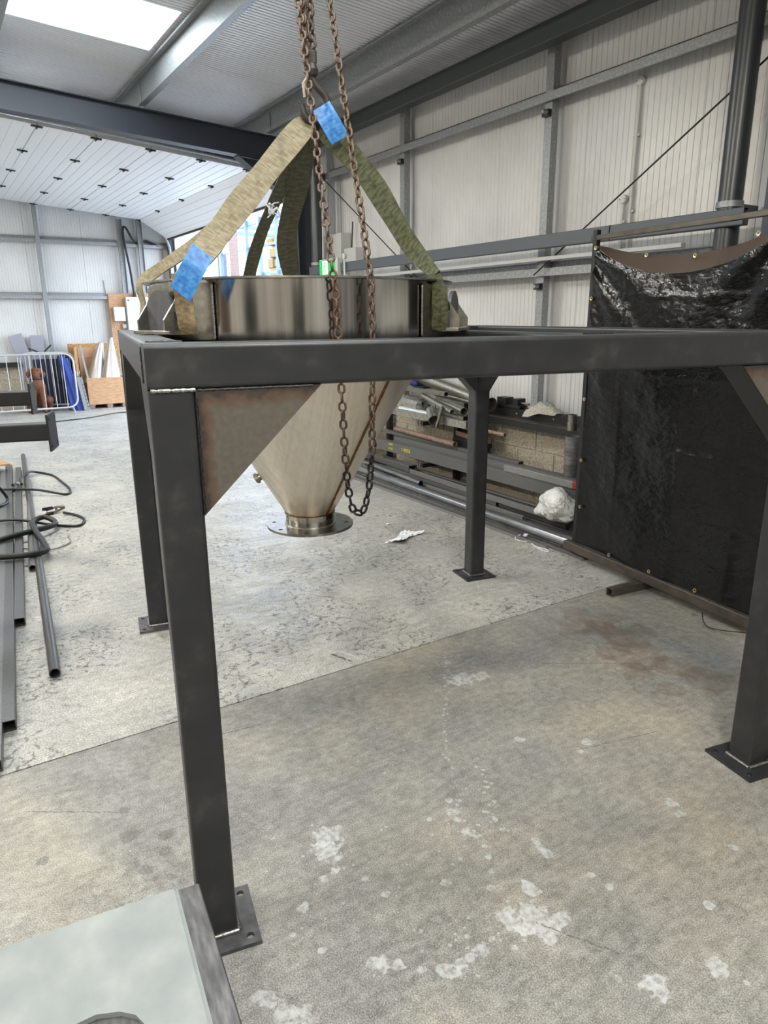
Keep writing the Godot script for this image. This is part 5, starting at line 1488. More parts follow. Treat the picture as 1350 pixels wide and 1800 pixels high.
func build_stock() -> void:
	# rack arms and uprights against the wall
	var rk := thing("stock_rack", "dark steel cantilever rack holding long bars against the block wall", "rack", at(4.37, 0, 0))
	for z in [-6.7, -5.45, -3.2]:
		part(rk, "upright", box_mesh(Vector3(0.06, 0.68, 0.06), 0.004), M.black_steel, at(0.02, 0.34, z))
		part(rk, "arm", box_mesh(Vector3(0.46, 0.04, 0.05), 0.004), M.black_steel, at(-0.2, 0.24, z))
		part(rk, "foot", box_mesh(Vector3(0.4, 0.03, 0.06), 0.004), M.black_steel, at(-0.15, 0.015, z))
	for z in [-6.25, -5.45]:
		part(rk, "arm", box_mesh(Vector3(0.46, 0.04, 0.05), 0.004), M.black_steel, at(-0.2, 0.655, z))
	part(rk, "rail", box_mesh(Vector3(0.04, 0.05, 1.4), 0.004), M.black_steel, at(0.02, 0.655, -5.9))
	var g := "long steel bars on the floor along the wall"
	var dk := "dark steel box section lying in the floor stack along the wall"
	# floor stack, front to back
	bar("angle", Vector3(3.62, 0.012, -6.6), Vector3(3.625, 0.012, -3.42), 0.03, 0.024, M.stock_steel, "steel_bar", "thin steel angle lying foremost on the floor beside the stack", "bar")
	bar("flat", Vector3(3.685, 0.01, -6.7), Vector3(3.665, 0.01, -3.1), 0.035, 0.018, M.stock_steel, "steel_bar", "flat steel bar on the floor tight against the bright round pipe", "bar")
	bar("pipe", Vector3(3.79, 0.05, -6.55), Vector3(3.745, 0.05, -3.16), 0.1, 0.1, M.bright_steel, "steel_pipe", "long bright round steel pipe along the front of the floor stack", "pipe")
	bar("pipe", Vector3(3.93, 0.1, -6.75), Vector3(3.83, 0.1, -5.3), 0.06, 0.06, M.bright_steel, "steel_pipe", "short round steel pipe with an open end on the floor stack", "pipe")
	var rng := RandomNumberGenerator.new()
	rng.seed = 21
	for k in 8:
		var w := 0.042 + 0.006 * (k % 3)
		var h: float = [0.05, 0.04, 0.06, 0.05, 0.03, 0.06, 0.05, 0.06][k]
		bar("box", Vector3(3.872 + 0.052 * k, h / 2, -6.9 + rng.randf() * 0.4), Vector3(3.862 + 0.052 * k, h / 2, -3.5 + rng.randf() * 0.4), w, h, M.stock_steel, "box_section", dk, "bar", g)
	for e in [[3.9, 0.062, 0.03, -6.7, -3.95], [3.985, 0.082, 0.04, -6.6, -4.36], [3.98, 0.082, 0.044, -4.33, -3.55], [4.03, 0.08, 0.036, -6.2, -3.7], [4.12, 0.085, 0.05, -5.6, -3.4], [4.19, 0.085, 0.05, -6.8, -3.6]]:
		bar("box", Vector3(e[0], e[1], e[3]), Vector3(e[0] - 0.01, e[1], e[4]), e[2], 0.04, M.stock_steel, "box_section", "dark steel box section on the second layer of the floor stack", "bar", "second layer of bars on the floor stack")
	bar("box", Vector3(4.1, 0.14, -7.0), Vector3(4.05, 0.14, -5.75), 0.1, 0.07, M.stock_steel, "box_section", "open ended steel box tube on top of the floor stack", "bar")
	for k in 3:
		bar("flat", Vector3(4.29 + 0.035 * k, 0.02, -6.9), Vector3(4.28 + 0.035 * k, 0.02, -3.3), 0.03, 0.03, M.stock_steel, "steel_bar", "square steel bar at the back of the floor stack", "bar", "square bars at the back")
	bar("angle", Vector3(4.0, 0.135, -5.7), Vector3(3.96, 0.13, -3.75), 0.05, 0.05, M.stock_steel, "steel_bar", "steel angle lying across the top of the floor stack", "bar")
	# middle tier
	var u := bar("channel", Vector3(4.06, 0.315, -6.42), Vector3(4.06, 0.315, -3.1), 0.06, 0.11, M.stock_steel, "steel_channel", "deep steel channel marked with yellow crayon on the rack", "channel")
	var tm := TextMesh.new()
	tm.text = "1-0053"
	tm.font_size = 24
	tm.pixel_size = 0.0022
	tm.depth = 0.001
	var wr := part(u, "crayon_mark", tm, M.yellow_crayon, u.transform.affine_inverse() * Transform3D(Basis(Vector3(0, 0, 1), Vector3.UP, Vector3(-1, 0, 0)), Vector3(4.028, 0.32, -5.85)))
	var tm2 := tm.duplicate()
	tm2.text = "NWK\n9DNC"
	tm2.pixel_size = 0.0014
	part(u, "crayon_mark", tm2, M.yellow_crayon, u.transform.affine_inverse() * Transform3D(Basis(Vector3(0, 0, 1), Vector3.UP, Vector3(-1, 0, 0)), Vector3(4.028, 0.322, -6.13)))
	bar("box", Vector3(4.14, 0.3, -6.5), Vector3(4.14, 0.3, -3.1), 0.08, 0.08, M.stock_steel, "box_section", "steel box section behind the crayon marked channel", "bar")
	bar("channel", Vector3(4.13, 0.385, -6.15), Vector3(4.13, 0.385, -3.2), 0.09, 0.08, M.stock_steel, "steel_channel", "steel channel lying above the crayon marked channel", "channel")
	bar("angle", Vector3(4.24, 0.36, -6.3), Vector3(4.24, 0.36, -3.2), 0.06, 0.06, M.stock_steel, "steel_bar", "steel angle at the back of the rack's middle tier", "bar")
	var rb := bar("box", Vector3(4.05, 0.4, -4.35), Vector3(4.04, 0.4, -3.32), 0.06, 0.06, M.stock_steel, "box_section", "short box section with a red painted band on the rack", "bar")
	part(rb, "red_band", ext_mesh(rrect(0.0616, 0.0616, 0.006, 2), 0.05, 0.0006), M.red_paint, at(0, 0, 0.78), "red paint band")
	bar("box", Vector3(4.19, 0.43, -6.6), Vector3(4.17, 0.43, -4.3), 0.06, 0.03, M.stock_steel, "box_section", "flat box section on top of the rack's middle tier", "bar")
	bar("pipe", Vector3(4.17, 0.485, -6.25), Vector3(4.12, 0.475, -5.15), 0.055, 0.05, M.rust_pipe, "steel_pipe", "rust blotched pipe lying on the rack's middle tier", "pipe")
	bar("pipe", Vector3(4.2, 0.66, -5.6), Vector3(4.13, 0.655, -4.47), 0.035, 0.05, M.rust_pipe, "steel_pipe", "thin tan pipe reaching out past the black leg", "pipe")
	for z in [-6.27, -5.28]:
		var mb := MB.new()
		mb.extrude(Transform3D(Basis(Vector3(0, 0, 1), Vector3.UP, Vector3(-1, 0, 0)), Vector3(4.02, 0.205, z)), rrect(0.035, 0.05, 0.006, 2), 0.01, 0.005)
		solo("offcut_ring", mb.mesh(), M.brass, Transform3D(), "small pale box section end showing beneath the rack channel", "offcut", "pale section ends")
	# upper tier: tray of stainless offcuts
	var tr := bar("channel", Vector3(4.06, 0.705, -6.15), Vector3(4.05, 0.7, -4.88), 0.05, 0.07, M.stainless_offcut, "offcut_tray", "pale stainless channel edging the pile of pipe offcuts", "channel")
	solo("tray_shelf", box_mesh(Vector3(0.34, 0.012, 1.3), 0.002), M.stainless_offcut, at(4.25, 0.683, -5.55), "stainless shelf sheet beneath the pipe offcuts", "shelf")
	var pg := "stainless pipe offcuts piled on the upper rack"
	for e in [[4.12, 0.8, -5.96, 4.1, 0.79, -5.66, 0.15, "wide stainless pipe offcut lying on the shelf beside the black bracket"], [4.06, 0.77, -5.45, 3.98, 0.7, -5.3, 0.11, "stubby stainless pipe offcut tipped over the tray edge"], [4.18, 0.86, -5.5, 4.08, 0.81, -4.98, 0.075, "slanting stainless pipe with an open end at the top of the pile"], [4.1, 0.9, -5.65, 4.02, 0.8, -5.08, 0.05, "bright thin stainless pipe slanting over the pile"], [4.2, 0.74, -5.7, 4.1, 0.735, -4.97, 0.075, "stainless pipe with an open end low in the pile"], [4.3, 0.9, -5.7, 4.22, 0.88, -5.0, 0.05, "thin stainless pipe across the back of the pile"], [4.25, 0.8, -6.1, 4.22, 0.8, -5.75, 0.12, "stainless pipe offcut at the far end of the shelf"], [4.34, 1.06, -6.1, 4.25, 0.88, -4.8, 0.13, "large pale pipe resting on top of the offcut pile"], [4.28, 0.74, -5.3, 4.24, 0.74, -4.9, 0.07, "short stainless pipe tucked behind the low pipe"]]:
		bar("pipe", Vector3(e[0], e[1], e[2]), Vector3(e[3], e[4], e[5]), e[6], e[6], M.stainless_offcut, "pipe_offcut", e[7], "pipe", pg)
	bar("flat", Vector3(4.2, 0.97, -6.1), Vector3(4.04, 0.83, -5.36), 0.012, 0.05, M.stainless_plate, "flat_bar", "flat stainless bar slanting down over the offcuts", "bar")
	bar("flat", Vector3(4.0, 0.84, -5.2), Vector3(3.98, 0.64, -5.26), 0.035, 0.02, M.stainless_plate, "flat_bar", "short flat bar standing across the tray edge", "bar")
	bar("box", Vector3(4.06, 0.95, -5.95), Vector3(4.12, 0.94, -5.3), 0.05, 0.04, M.stainless_plate, "box_section", "short box section lying above the offcuts", "bar")
	bar("flat", Vector3(4.03, 0.755, -5.95), Vector3(4.03, 0.75, -5.45), 0.05, 0.02, M.white_plastic, "packing_strip", "pale packing strip lying along the tray edge", "strip")
	var cd := thing("print_box", "blue and yellow printed carton behind the stacked offcuts", "box", at(4.4, 0.95, -6.35))
	part(cd, "carton", box_mesh(Vector3(0.1, 0.2, 0.24), 0.003), M.blue_card, at(0, 0.1, 0.12))
	part(cd, "yellow_side", box_mesh(Vector3(0.1, 0.2, 0.14), 0.003), M.yellow_card, at(0, 0.1, -0.075))
	part(cd, "white_label", box_mesh(Vector3(0.002, 0.06, 0.09), 0), M.paper, at(-0.0515, 0.1, 0.1))
	solo("carton_shelf", box_mesh(Vector3(0.2, 0.02, 0.7), 0.002), M.black_steel, at(4.42, 0.938, -6.3), "small dark shelf beneath the printed carton", "shelf")
	# drums at the far end of the rack
	for e in [[3.98, -6.98, 0.15], [4.2, -7.4, 0.2]]:
		var dr := thing("steel_drum", "grey stainless drum at the end of the rack %s" % ("with a white label" if e[2] < 0.18 else "behind the labelled drum"), "drum", at(e[0], 0, e[1]))
		part(dr, "body", lathe_mesh([Vector2(0, 0), Vector2(e[2], 0), Vector2(e[2], 0.3), Vector2(e[2] + 0.006, 0.31), Vector2(e[2], 0.32), Vector2(e[2], 0.66), Vector2(e[2] + 0.004, 0.67), Vector2(e[2] - 0.01, 0.675), Vector2(e[2] - 0.01, 0.66), Vector2(0, 0.66)], 36), M.stainless_plate)
		if e[2] < 0.18:
			part(dr, "label", box_mesh(Vector3(0.05, 0.06, 0.003), 0), M.paper, Transform3D(Basis(Vector3.UP, -0.55), Vector3(-0.0795, 0.57, 0.1295)))
	# wall ledge
	bar("channel", Vector3(4.42, 0.805, -5.35), Vector3(4.42, 0.805, -3.0), 0.07, 0.09, M.black_steel, "ledge_channel", "black steel channel lying on top of the block wall", "channel")
	bar("channel", Vector3(4.37, 0.74, -5.1), Vector3(4.29, 0.74, -3.0), 0.16, 0.055, M.black_steel, "ledge_channel", "lower black steel channel fixed along the block wall top", "channel")
	solo("ledge_board", box_mesh(Vector3(0.15, 0.006, 2.05), 0.001), M.screen_bar, along(Vector3(4.375, 0.7705, -5.1), Vector3(4.295, 0.7705, -3.0)) * at(0, 0, 1.05), "brown steel strip lying in the lower black channel", "strip")
	for z in [-4.6, -4.15, -3.8]:
		solo("ledge_bolt", ext_mesh(circ(0.008, 8), 0.008), M.galvanised, Transform3D(Basis(Vector3(0, 0, 1), Vector3.UP, Vector3(-1, 0, 0)), Vector3(4.383, 0.81, z)), "bright bolt head on the black wall channel", "bolt", "bolts on the ledge channel")
	var vc := thing("machine_vice", "small black machine vice on the wall ledge", "vice", at(4.42, 0.85, -4.72))
	part(vc, "base", box_mesh(Vector3(0.1, 0.03, 0.32), 0.004), M.black_steel, at(0, 0.016, 0))
	part(vc, "jaw", box_mesh(Vector3(0.1, 0.06, 0.07), 0.004), M.black_steel, at(0, 0.06, 0.1))
	part(vc, "jaw", box_mesh(Vector3(0.1, 0.06, 0.12), 0.004), M.black_steel, at(0, 0.06, -0.08))
	part(vc, "screw", tube_mesh([Vector3(0, 0.05, 0.1), Vector3(0, 0.05, 0.23)], 0.01, 8), M.clamp_metal)
	bar("flat", Vector3(4.44, 0.856, -4.55), Vector3(4.42, 0.856, -4.3), 0.05, 0.012, M.black_steel, "flat_bar", "short dark flat bar on the ledge between the vice and the rag", "bar")
	bar("flat", Vector3(4.42, 0.856, -4.05), Vector3(4.4, 0.856, -3.6), 0.03, 0.01, M.black_steel, "flat_bar", "thin dark flat bar on the ledge beside the screen", "bar")
	# rag
	var f := noise(83, 9.0, 3)
	var mb := MB.new()
	mb.sheet(26, 14, func(a: float, b: float) -> Vector3:
		var y := 0.025 + 0.075 * sin(PI * a) * sin(PI * clampf(b * 1.15, 0.0, 1.0)) * (1.0 + 0.7 * f.get_noise_2d(a * 1.2, b * 1.2)) + 0.02 * absf(f.get_noise_2d(a * 3.0, b * 3.0))
		if b < 0.15:
			y = minf(y, 0.02) - 0.3 * (0.15 - b) * smoothstep(0.6, 0.1, a)
		return Vector3(-0.1 + 0.2 * b, y, -0.16 + 0.36 * a))
	solo("rag", mb.mesh(), M.rag_cloth, at(4.41, 0.83, -4.3), "crumpled dirty white rag lying on the black wall channel", "rag")
	solo("steel_can", lathe_mesh([Vector2(0, 0), Vector2(0.04, 0), Vector2(0.04, 0.055), Vector2(0.043, 0.056), Vector2(0.043, 0.062), Vector2(0.038, 0.063), Vector2(0.038, 0.125), Vector2(0.034, 0.125), Vector2(0.034, 0.02), Vector2(0, 0.02)], 28), M.stainless_plate, at(4.24, 0.772, -3.82), "small steel cup shaped offcut standing on the wall ledge", "can")
	solo("standing_pipe", ext_mesh(circ(0.065, 24), 0.32, 0.004), M.stock_steel, Transform3D(Basis(Vector3.RIGHT, Vector3(0, 0, -1), Vector3.UP), Vector3(4.16, 0.425, -3.72)), "short grey pipe standing upright on the rack beside the screen", "pipe")
	solo("timber_packer", ext_mesh(rrect(0.1, 0.05, 0.004, 1), 0.5), M.post_wood, along(Vector3(4.3, 0.555, -5.3), Vector3(4.22, 0.545, -4.83)), "weathered timber packer on the rack by the block wall", "timber")
	solo("packer_block", box_mesh(Vector3(0.2, 0.085, 0.35), 0.004), M.black_steel, at(4.29, 0.485, -5.1), "dark steel block beneath the timber packer", "block")
	# bag, paper, string of wire
	mb = MB.new()
	var fb := noise(84, 0.8, 1)
	var fc := noise(86, 1.6, 1)
	mb.sheet(64, 40, func(a: float, b: float) -> Vector3:
		var th := TAU * a
		var ph := PI * (b - 0.5)
		var d := Vector3(cos(th) * cos(ph), sin(ph), sin(th) * cos(ph))
		var r := 1.0 + 0.3 * fb.get_noise_3dv(d) - 0.1 * absf(fc.get_noise_3dv(d)) - 0.06 * absf(fb.get_noise_3dv(d * 2.2)) + 0.22 * maxf(0.0, d.y - 0.5)
		return Vector3(0.13 * r * d.x, maxf(0.135 * r * d.y, -0.09), 0.17 * r * d.z))
	solo("plastic_bag", mb.mesh(), M.bag_plastic, at(3.9, 0.225, -3.62), "crumpled white plastic bag on the steel bars beside the screen", "bag")
	mb = MB.new()
	var fp := noise(85, 3.0, 3)
	mb.sheet(20, 12, func(a: float, b: float) -> Vector3:
		var y := 0.004 + 0.035 * absf(fp.get_noise_2d(a * 1.4, b * 1.1)) + 0.03 * maxf(0.0, sin(a * 5.0 + b * 2.0)) * b
		return Vector3(-0.15 + 0.32 * a + 0.06 * b, y, -0.06 + 0.14 * b + 0.06 * sin(a * 4.0) * (0.5 - b)))
	solo("paper_scrap", mb.mesh(), M.paper, at(2.86, 0.0, -4.22, 0.5), "crumpled white paper lying on the concrete behind the chain", "paper")
	mb = MB.new()
	mb.sheet(4, 3, func(a: float, b: float) -> Vector3: return Vector3(0.035 * a, 0.004 + 0.004 * sin(a * 3.0), 0.025 * b))
	solo("paper_fleck", mb.mesh(), M.paper, at(2.98, 0.0, -4.62), "tiny scrap of white paper on the concrete beyond the crumpled sheet", "paper")
	solo("twine_loop", tube_mesh(smooth_path([Vector3(3.64, 0.03, -3.72), Vector3(3.6, 0.006, -3.74), Vector3(3.58, 0.006, -3.66), Vector3(3.62, 0.006, -3.6), Vector3(3.58, 0.006, -3.5), Vector3(3.6, 0.006, -3.42), Vector3(3.57, 0.006, -3.36), Vector3(3.56, 0.006, -3.42), Vector3(3.59, 0.006, -3.52)], 6), 0.0035, 6), M.paper, Transform3D(), "thin white twine loop lying by the front steel bars", "twine")
	solo("white_tag", box_mesh(Vector3(0.05, 0.012, 0.03), 0.002), M.paper, Transform3D(Basis(Vector3.UP, 0.6), Vector3(3.652, 0.035, -3.68)), "small white tag at the end of the thin twine", "tag")

func build_wall_fittings() -> void:
	var s := thing("exit_sign", "lit green emergency exit sign with white arrow fixed to the grey tube", "sign", Transform3D(Basis(Vector3(0, 0, 1), Vector3.UP, Vector3(-1, 0, 0)), Vector3(4.13, 2.22, -7.57)))
	# local x runs along the wall towards the camera, z towards the room
	part(s, "case", box_mesh(Vector3(0.44, 0.19, 0.05), 0.004), M.off_white_plastic, at(0, 0, -0.005))
	part(s, "green_face", box_mesh(Vector3(0.38, 0.165, 0.004), 0.001), M.sign_green, at(-0.02, 0, 0.022))
	part(s, "door_pictogram", box_mesh(Vector3(0.13, 0.15, 0.002), 0), M.sign_white, at(-0.07, 0.0, 0.025))
	var mb := MB.new()
	mb.extrude(at(0.1, 0, 0.0245), poly([Vector2(-0.011, -0.06), Vector2(0.011, -0.06), Vector2(0.011, 0.015), Vector2(0.036, -0.01), Vector2(0.036, 0.02), Vector2(0, 0.062), Vector2(-0.036, 0.02), Vector2(-0.036, -0.01), Vector2(-0.011, 0.015)]), 0.002)
	part(s, "arrow", mb.mesh(), M.sign_white)
	mb = MB.new()
	var zf := 0.0275
	mb.extrude(Transform3D(Basis(), Vector3(-0.07, 0.05, zf - 0.001)), circ(0.014, 14), 0.002)
	for e in [[Vector3(-0.07, 0.03, zf), Vector3(-0.085, -0.01, zf)], [Vector3(-0.085, -0.01, zf), Vector3(-0.06, -0.03, zf)], [Vector3(-0.06, -0.03, zf), Vector3(-0.075, -0.06, zf)], [Vector3(-0.085, -0.01, zf), Vector3(-0.12, -0.045, zf)], [Vector3(-0.07, 0.028, zf), Vector3(-0.1, 0.01, zf)], [Vector3(-0.07, 0.028, zf), Vector3(-0.04, 0.005, zf)]]:
		mb.tube(PackedVector3Array([e[0], e[1]]), 0.006, 6, false, true, 0.0, Vector2(1, 0.3))
	part(s, "running_figure", mb.mesh(), M.sign_green)
	var b := thing("switch_box", "tall pale grey metal switch box on the white wall above the exit sign", "box", at(4.48, 2.24, -7.95))
	part(b, "case", box_mesh(Vector3(0.14, 0.4, 0.42), 0.006), M.off_white_plastic, at(0, 0.2, -0.05))
	part(b, "cable_gland", tube_mesh([Vector3(0, 0.4, -0.05), Vector3(0, 1.0, -0.05)], 0.012, 8), M.off_white_plastic)
	b = thing("relay_box", "small pale grey box beside the taller switch box", "box", at(4.48, 2.25, -7.6))
	part(b, "case", box_mesh(Vector3(0.12, 0.2, 0.27), 0.006), M.off_white_plastic, at(0, 0.1, 0))
	part(b, "cable", tube_mesh([Vector3(0.0, 0.2, -0.05), Vector3(0.02, 0.5, -0.05)], 0.008, 8), M.black_rubber)
	# white conduits with round junction boxes
	var cyl := lathe_mesh([Vector2(0, 0.03), Vector2(0.03, 0.03), Vector2(0.033, 0.026), Vector2(0.033, 0)], 24)
	var out := Basis(Vector3(0, 0, 1), Vector3(-1, 0, 0), Vector3(0, -1, 0))
	for e in [[-3.665, 3.22, 1.95, "tall white conduit with a round junction box beneath the sheeting rail", true], [-3.735, 2.455, 1.95, "short white conduit with a round junction box above the grey tube", true], [-7.22, 2.29, 1.6, "short white conduit with a round box by the exit sign", true]]:
		var c := thing("wall_conduit", e[3], "conduit", at(WALL - 0.022 if e[0] > -7 else 4.13, 0, e[0]))
		part(c, "conduit", tube_mesh([Vector3(0, e[2], 0), Vector3(0, e[1], 0)], 0.0125, 10), M.off_white_plastic)
		part(c, "junction_box", cyl, M.off_white_plastic, Transform3D(out, Vector3(0.015, e[1] + 0.03, 0)))
		for sg in [-1, 1]:
			part(c, "cover_screw", ext_mesh(circ(0.004, 8), 0.004), M.black_plastic, Transform3D(Basis(Vector3(0, 0, 1), Vector3.UP, Vector3(-1, 0, 0)), Vector3(-0.013, e[1] + 0.03, 0.022 * sg)))
		for y in [0.35, 0.75]:
			part(c, "saddle_clip", box_mesh(Vector3(0.02, 0.018, 0.05), 0.003), M.off_white_plastic, at(0.008, lerpf(e[2], e[1], y), 0))
	solo("cable_tray", box_mesh(Vector3(0.05, 0.03, 4.5), 0.003), M.white_plastic, at(4.34, 2.1, -5.3), "slim white cable trunking just below the grey horizontal tube", "trunking")
	solo("wall_cable", tube_mesh(smooth_path([Vector3(4.3, 3.2, -8.0), Vector3(4.28, 2.7, -7.99), Vector3(4.26, 2.35, -7.97)], 6), 0.01, 6), M.off_white_plastic, Transform3D(), "pale cable bundle running down beside the downpipe", "cable")

func build_barriers() -> void:
	# front barrier stands along the gable, the second behind it at an angle
	var i := 0
	for e in [[Vector3(-0.12, 0, -14.0), 0.0, 2.36, 0.165, "galvanised crowd barrier standing in front of the sitting dog"], [Vector3(1.45, 0, -14.78), deg_to_rad(-20), 0.95, 0.075, "galvanised crowd barrier angled behind the front barrier before the blue sheets"]]:
		var b := thing("crowd_barrier", e[4], "barrier", Transform3D(Basis(Vector3.UP, e[1]), e[0]))
		var w: float = e[2]
		var h := 1.06
		var y0 := 0.09
		var r := 0.16
		var path := []
		for c in [[r, y0 + r, PI, 1.5 * PI], [w - r, y0 + r, 1.5 * PI, TAU], [w - r, h - r, 0.0, PI / 2], [r, h - r, PI / 2, PI]]:
			for k in 7:
				var a: float = lerpf(c[2], c[3], k / 6.0)
				path.append(Vector3(c[0] + r * cos(a), c[1] + r * sin(a), 0))
		part(b, "hoop", tube_mesh(path, 0.018, 8, true), M.barrier_tube)
		var m := int((w - 0.1) / e[3])
		for k in range(1, m):
			var x: float = k * w / m
			var ins := 0.0
			if x < r or x > w - r:
				var q := r - minf(x, w - x)
				ins = r - sqrt(maxf(0.0, r * r - q * q))
			part(b, "bar", tube_mesh([Vector3(x, y0 + ins, 0), Vector3(x, h - ins, 0)], 0.0075, 6), M.barrier_tube)
		for x in [0.3, w - 0.1]:
			part(b, "foot", tube_mesh([Vector3(x - 0.02, 0.018, 0.34 - 0.14 * i), Vector3(x, y0, 0), Vector3(x + 0.02, 0.018, -0.3 + 0.12 * i)], 0.016, 8), M.barrier_tube)
		part(b, "hook", tube_mesh([Vector3(w, 0.7, 0), Vector3(w + 0.05, 0.72, 0), Vector3(w + 0.05, 0.66, 0)], 0.01, 6), M.barrier_tube)
		i += 1

func build_dog() -> void:
	var o := Vector3(1.62, 0, -14.28)
	var dg := thing("dog", "red brown dog with a dark collar sitting upright behind the barrier", "dog", at(o.x, o.y, o.z, deg_to_rad(-6)))
	var V := func(x: float, y: float, z: float) -> Vector3: return Vector3(x, y, z)
	var caps := [
		[V.call(0, 0.22, -0.22), V.call(0, 0.45, -0.08), 0.15, 0.14], [V.call(0, 0.45, -0.08), V.call(0, 0.52, 0.0), 0.14, 0.13], [V.call(0, 0.5, 0.0), V.call(0, 0.66, 0.03), 0.1, 0.075],
		[V.call(0, 0.73, 0.0), V.call(0, 0.745, 0.05), 0.082, 0.078], [V.call(0, 0.715, 0.1), V.call(0, 0.675, 0.21), 0.05, 0.038], [V.call(0, 0.68, 0.08), V.call(0, 0.64, 0.17), 0.04, 0.028],
		[V.call(-0.075, 0.46, 0.03), V.call(-0.08, 0.25, 0.06), 0.062, 0.042], [V.call(-0.08, 0.25, 0.06), V.call(-0.08, 0.06, 0.06), 0.04, 0.032], [V.call(-0.08, 0.04, 0.06), V.call(-0.085, 0.03, 0.13), 0.035, 0.03],
		[V.call(0.075, 0.46, 0.03), V.call(0.08, 0.25, 0.06), 0.062, 0.042], [V.call(0.08, 0.25, 0.06), V.call(0.08, 0.06, 0.06), 0.04, 0.032], [V.call(0.08, 0.04, 0.06), V.call(0.085, 0.03, 0.13), 0.035, 0.03],
		[V.call(-0.1, 0.2, -0.22), V.call(-0.17, 0.22, -0.04), 0.1, 0.075], [V.call(-0.17, 0.2, -0.04), V.call(-0.18, 0.06, -0.13), 0.06, 0.04], [V.call(-0.18, 0.045, -0.13), V.call(-0.18, 0.032, 0.04), 0.036, 0.03],
		[V.call(0.1, 0.2, -0.22), V.call(0.17, 0.22, -0.04), 0.1, 0.075], [V.call(0.17, 0.2, -0.04), V.call(0.18, 0.06, -0.13), 0.06, 0.04], [V.call(0.18, 0.045, -0.13), V.call(0.18, 0.032, 0.04), 0.036, 0.03],
		[V.call(0, 0.1, -0.34), V.call(0.12, 0.04, -0.38), 0.04, 0.02],
		[V.call(-0.08, 0.785, 0.0), V.call(-0.125, 0.7, 0.03), 0.026, 0.034], [V.call(-0.125, 0.7, 0.03), V.call(-0.125, 0.655, 0.05), 0.034, 0.02], [V.call(0.08, 0.785, 0.0), V.call(0.125, 0.7, 0.03), 0.026, 0.034], [V.call(0.125, 0.7, 0.03), V.call(0.125, 0.655, 0.05), 0.034, 0.02]]
	var mb := MB.new()
	mb.nets(caps, Vector3(-0.26, -0.02, -0.52), Vector3(0.26, 0.9, 0.3), 0.016, 0.025)
	part(dg, "body", mb.mesh(), M.dog_coat)
	part(dg, "nose", lathe_mesh([Vector2(0, 0.02), Vector2(0.022, 0.012), Vector2(0.027, 0), Vector2(0.018, -0.016), Vector2(0, -0.02)], 12), M.dog_nose, at(0, 0.69, 0.24))
	for s in [-1, 1]:
		part(dg, "eye", lathe_mesh([Vector2(0, 0.014), Vector2(0.01, 0.01), Vector2(0.014, 0), Vector2(0.01, -0.01), Vector2(0, -0.014)], 10), M.dog_dark, at(0.036 * s, 0.768, 0.112))
	part(dg, "mouth", box_mesh(Vector3(0.056, 0.012, 0.04), 0.004), M.dog_dark, at(0, 0.65, 0.205))
	mb = MB.new()
	var ring := PackedVector3Array()
	for k in 24:
		ring.append(Vector3(0.096 * cos(TAU * k / 24), 0.605 + 0.018 * sin(TAU * k / 24), 0.02 + 0.1 * sin(TAU * k / 24)))
	mb.tube(ring, 0.014, 6, true)
	part(dg, "collar", mb.mesh(), M.black_plastic)

